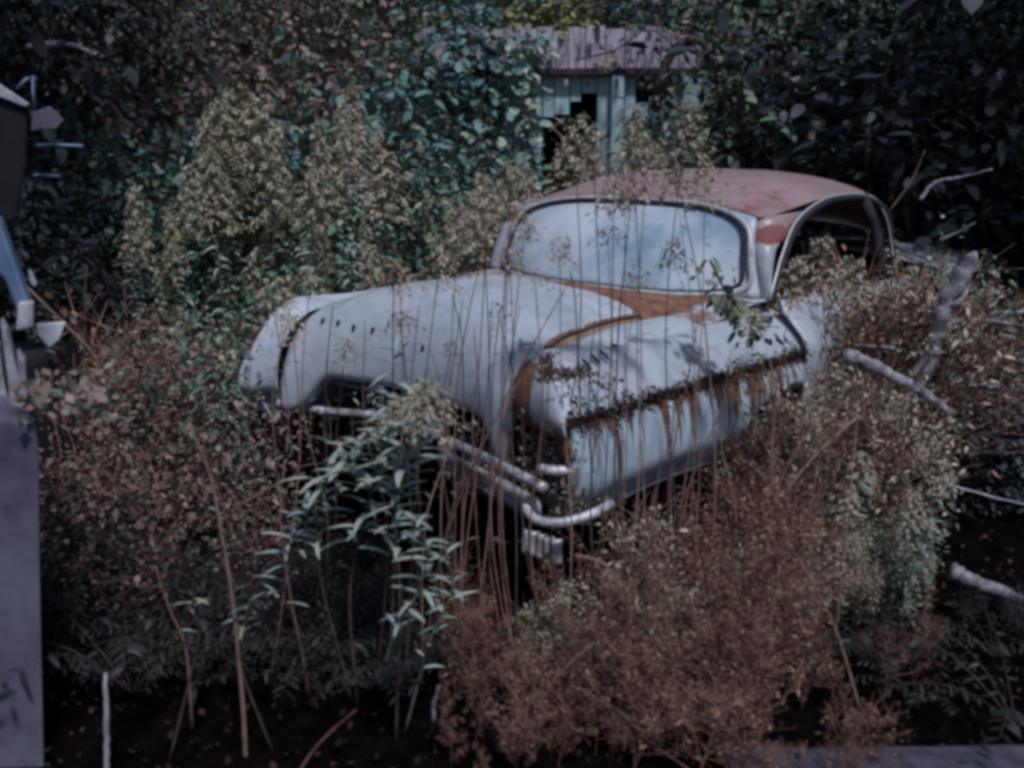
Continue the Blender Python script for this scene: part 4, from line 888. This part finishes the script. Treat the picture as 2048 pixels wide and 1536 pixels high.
single('pole', [(1790, 503, 5.2), (1845, 525, 5.2), (1900, 552, 5.1)], .013, 'pale', 'thin greenish pole leaning against the upright log', 'pole')
single('fallen_pole', [(1925, 640, 4.6), (1990, 628, 4.6), (2080, 622, 4.6)], .022, 'pale', 'grey pole lying level at the right edge behind the upright log', 'pole')
single('dead_branch', [(1840, 400, 5.2), (1870, 365, 5.2), (1930, 352, 5.2), (1985, 338, 5.2)], .012, 'pale', 'grey dead branch pointing right above the upright log', 'branch')
single('dead_branch', [(1880, 480, 5.6), (1920, 462, 5.6), (1950, 445, 5.6)], .009, 'pale', 'short dead branch under the longer grey one', 'branch')
single('pole', [(1860, 955, 3.5), (1950, 985, 3.5), (2100, 1020, 3.5)], .008, 'pale', 'thin pale pole slanting down to the right edge', 'pole')
single('fallen_log', [(1905, 1140, 3.0), (1960, 1170, 3.0), (2100, 1222, 3.0)], .032, 'birch', 'pale log low at the right edge under the thin pole', 'log', 10)
single('bent_branch', [(55, 95, 5.8), (110, 88, 5.8), (150, 93, 5.8), (192, 108, 5.8)], .022, 'birch', 'pale bent branch high in the dark upper left corner', 'branch')
single('dead_branch', [(1400, 215, 7.6), (1440, 180, 7.6), (1480, 200, 7.6)], .01, 'birch', 'thin twig right of the shed corner', 'branch')
rb = random.Random(12)
for k, (x0, y0, x1, y1, Y, l) in enumerate(((1560, 980, 1740, 800, 3.2, 'thin twig rising right through the weeds by the fender'), (1600, 1010, 1500, 830, 3.1, 'thin twig rising left in front of the streaked panel end'), (1830, 900, 2048, 905, 3.9, 'reddish level twig under the boulder'), (1780, 420, 1850, 300, 5.4, 'dark forked twig left of the grey dead branch'), (1700, 640, 1860, 560, 4.2, 'thin twig crossing before the leaning trunk'), (1000, 1480, 1180, 1290, 2.2, 'bare twig slanting up right low in the brown weeds'), (1100, 1420, 1010, 1230, 2.3, 'bare twig slanting up left low in the brown weeds'), (1380, 1400, 1290, 1180, 2.3, 'straight bare twig right of the arching pale stalk'), (1720, 1420, 1600, 1120, 2.4, 'dark twig leaning left at the lower right'), (1500, 1330, 1560, 1130, 2.3, 'tan twig leaning right under the yellowish weeds'))):
    m_ = ((x0 + x1) / 2 + rb.uniform(-18, 18), (y0 + y1) / 2 + rb.uniform(-14, 14), Y)
    near_plant('twig', [(x0, y0, Y), m_, (x1, y1, Y)], l, 'twig', nleaf=3, ll=.03, r=.005, stem=rb.choice(['stem_tan', 'stem_red']), seed=400 + k, foot=False, lm=LMO)
def rock():
    c = at(1995, 830, 4.3); mb = MB(); n, m = 14, 8; V = []
    import bmesh
    bm = bmesh.new(); bmesh.ops.create_icosphere(bm, subdivisions=3, radius=1)
    for v in bm.verts:
        v.co *= 1 + .25 * mnoise.noise(v.co * 1.4) ; v.co = Vector((v.co.x * .19, v.co.y * .15, v.co.z * .11))
    me = bpy.data.meshes.new('rock'); bm.to_mesh(me); bm.free(); M['rock'] = flat('pinkish_stone', (.12, .09, .09), (.26, .20, .19), 10, .95, .6); me.materials.append(M['rock']); smooth(me)
    o = link('rock', me); o.location = c; tag(o, 'pinkish grey boulder on the dark bank at the right edge', 'rock')
    # the bank it rests on
rock()

# ---------------------------------------------------------------- wreck at the left edge
def wreck():
    M['greyv'] = flat('scuffed_grey_violet_panel', (.06, .055, .075), (.19, .175, .215), 5, .65, .5, det=10)
    M['bluep'] = flat('faded_blue_paint', (.10, .15, .24), (.20, .27, .36), 6, .5, .2)
    M['whitep'] = flat('dirty_white_paint', (.14, .13, .13), (.60, .60, .60), 11, .6, .2)
    c = at(0, 1500, 2.2); c.z = 0; e = empty('wrecked_truck', c); tag(e, 'wrecked truck cut off at the left edge, grey side, blue wing, white trim', 'truck')
    def plate(name, pix, Y, th, mat, lean=0, bevel=.004):
        P = [at(x, y, Y + lean * k) - c for k, (x, y) in enumerate(pix)]; n = len(P)
        bk = Vector((-.45 * th, th, 0)) if th < .3 else Vector((-.62 * th, th, 0))
        mb = MB(); mb.add(P + [p + bk for p in P], [tuple(range(n)), tuple(range(n, 2 * n))[::-1]] + [(k, k + n, (k + 1) % n + n, (k + 1) % n) for k in range(n)])
        return mb.build(name, M[mat], e, bevel=bevel)
    plate('side_panel', [(-220, 840), (20, 835), (72, 850), (79, 900), (82, 1200), (90, 1560), (-220, 1560)], 2.15, .35, 'greyv', bevel=.012)
    plate('wing', [(-60, 400), (0, 440), (28, 520), (62, 612), (40, 640), (10, 560), (-60, 500)], 2.5, .12, 'bluep', bevel=.01)
    plate('headlamp_surround', [(36, 606), (66, 606), (66, 655), (32, 662)], 2.45, .06, 'whitep')
    plate('bracket', [(58, 650), (132, 645), (118, 680), (98, 697), (76, 672)], 2.5, .03, 'whitep')
    plate('front_post', [(0, 640), (12, 660), (50, 800), (50, 812), (22, 812)], 2.4, .08, 'whitep')
    plate('door_edge', [(-80, 700), (-4, 690), (16, 808), (-80, 812)], 2.4, .08, 'whitep')
    plate('post_strip', [(34, 700), (50, 720), (54, 800), (38, 808)], 2.42, .05, 'whitep')
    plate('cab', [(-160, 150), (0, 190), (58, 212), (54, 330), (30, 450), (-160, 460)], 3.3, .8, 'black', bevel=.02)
    plate('roof_edge', [(-60, 150), (0, 168), (60, 208), (50, 214), (0, 194), (-60, 180)], 3.28, .05, 'whitep')
    for nm, q in (('mirror_frame', [(34, 178, 3.2), (52, 158, 3.2), (66, 152, 3.2), (68, 215, 3.2)]), ('rail', [(62, 292, 3.4), (110, 290, 3.4), (165, 292, 3.4)]), ('rail', [(50, 352, 3.4), (80, 350, 3.4), (120, 352, 3.4)]), ('rail', [(48, 360, 3.4), (42, 400, 3.4), (36, 446, 3.4)])):
        MB().tube([at(*p) - c for p in q], .006, 6).build(nm, M['bluep'], e, True)
    plate('torn_panel', [(64, 225), (100, 212), (128, 240), (112, 258), (62, 262)], 3.3, .03, 'greyv')
    plate('lamp', [(56, 540), (64, 545), (74, 570), (66, 574), (58, 560)], 2.5, .04, 'whitep')
    # the body that joins them, in shade
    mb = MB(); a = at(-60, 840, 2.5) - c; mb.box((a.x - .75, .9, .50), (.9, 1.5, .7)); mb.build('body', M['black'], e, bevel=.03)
wreck()

# ---------------------------------------------------------------- litter and ground cover (uncountable)
def litter(name, P, s, label, mat='litter', rs=None):
    rs = rs or np.random.RandomState(len(P)); o = link(name, npmesh(name, [flakes(P, s, rs, .7)], M[mat])); return tag(o, label, 'litter', kind='stuff')
def car_pts(L): return np.array([CM @ Vector(p) for p in L])
rs = np.random.RandomState(77)
P = []
for k in range(4200):
    v = -.08 + 1.75 * rs.uniform(0, 1) ** .9; cl = .5 + .5 * math.sin(v * 26 + 2 * math.sin(v * 9)); a = rs.uniform(0, 6.28); rr_ = min(1.7, abs(rs.normal(0, 1))) * (.008 + .018 * cl) * (1 + .6 * v)
    P.append((HW + .004 + rr_ * math.cos(a) * .8, v, .818 + rr_ * math.sin(a)))
litter('ledge_litter', car_pts(P), rs.uniform(.003, .009, len(P)), 'dark rotten leaves lodged along the rusty fender ledge', 'rot')
P = []
for k in range(8000):
    u = rs.uniform(.35, 1.0) if k % 2 else rs.uniform(.72, .99); P.append((u, rs.uniform(-.06, .25) + .1 * (1 - u) ** .5 * (u < .9), .44 + abs(rs.normal(0, .07)) + (.34 * rs.uniform(0, 1) ** 1.5 if u > .72 else 0)))
litter('nose_litter', car_pts(P), rs.uniform(.004, .014, len(P)), 'dead leaves heaped in the open nose of the car behind the bars', 'mixleaf')
P = []
for k in range(500):
    q = surf_hit(1145 + rs.normal(0, 26), 742 - .12 * 0 + rs.normal(0, 7)) if k % 2 == 0 else surf_hit(1092 + rs.normal(0, 10), 700 + rs.uniform(0, 60))
    if q is not None: P.append((q.x, q.y, top(q.x, q.y) + .008))
litter('fender_litter', car_pts(P), rs.uniform(.004, .010, len(P)), 'brown leaves caught on the fender beside the vent slots', 'brownleaf')
P = np.stack([rs.uniform(-7, 7, 26000), 1.6 + rs.uniform(0, 1, 26000) ** 1.5 * 10, np.zeros(26000)], 1)
P[:, 2] = [gz(x, y) + .02 + abs(rs.normal(0, .02)) for x, y in P[:, :2]]
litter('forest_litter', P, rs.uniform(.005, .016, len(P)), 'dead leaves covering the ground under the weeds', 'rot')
P = [at(rs.uniform(-60, 140), 0, 2.2 + rs.uniform(-.1, .35)) for k in range(260)]
P = np.array([(p.x, p.y, .945 + rs.uniform(-.02, .05)) for p in P]); litter('truck_litter', P, rs.uniform(.008, .020, len(P)), 'pale dead leaves lying on top of the grey truck side', 'mixleaf')
# concrete strip low at the right
M['conc'] = flat('grey_concrete', (.03, .028, .036), (.085, .08, .095), 20, .95, .5)
mb = MB(); mb.grid([[(x, y + (.02 * x if y > 2 else 0) + (.015 * mnoise.noise(Vector((x * 6, 0, 0))) if y > 2 else 0), z) for x in np.linspace(.55, 3.6, 40)] for y, z in ((.6, .058), (1.4, .06), (2.13, .06), (2.15, .05), (2.155, -.05))])
tag(mb.build('path', M['conc'], None), kind='structure')
def to_px(v):
    c_, s_ = math.cos(PIT), math.sin(PIT); zz = v.z - CH; d = v.y * c_ - zz * s_
    return 1024 + F * v.x / max(d, .05), 768 - F * (v.y * s_ + zz * c_) / max(d, .05)
for o in [o for o in COL.objects if o.name.startswith('tree')]:
    x_, y_ = to_px(o.matrix_basis.translation + Vector((0, 0, 2.4))); x_ = min(max(x_, 0), 2048)
    o['label'] = o['label'].split(' in ')[0].split(' behind ')[0].split(' leaning ')[0] + ' ' + where(x_, min(max(y_, 0), 400), 0, 0, 0)[1] + (', near' if o.location.y < 9.5 else ', far back' if o.location.y > 14 else ', middle row')
dup = {}
for o in COL.objects:
    if o.parent is None and 'label' in o.keys() and 'group' in o.keys(): dup.setdefault(o['label'], []).append(o)
ORD = ['leftmost', 'second from left', 'third from left', 'fourth from left', 'fifth from left', 'sixth from left', 'seventh from left', 'eighth from left', 'ninth from left', 'tenth from left', 'eleventh from left', 'twelfth from left']
for l, os_ in dup.items():
    if len(os_) < 2: continue
    os_.sort(key=lambda o: to_px(o.location)[0])
    for k, o in enumerate(os_):
        if k >= len(ORD): break
        w_ = ('rightmost' if k == len(os_) - 1 else ORD[k]) + ' ' + l
        if len(w_.split()) > 16: nf = 'near ' if ', nearer' in w_ else 'far ' if ', farther' in w_ else ''; w_ = w_.replace(', farther back', '').replace(', nearer', '').replace(' leafy', '').replace(' reddish', '').replace('taller ', 'taller ' + nf).replace('shorter ', 'shorter ' + nf)
        o['label'] = ' '.join(w_.split()[:16])
for o in COL.objects:
    if 'label' in o.keys() and len(o['label'].split()) > 16: o['label'] = o['label'].replace(' leaning right', '').replace(' leaning left', '')
print('COUNTS', COUNT, sum(COUNT.values()))
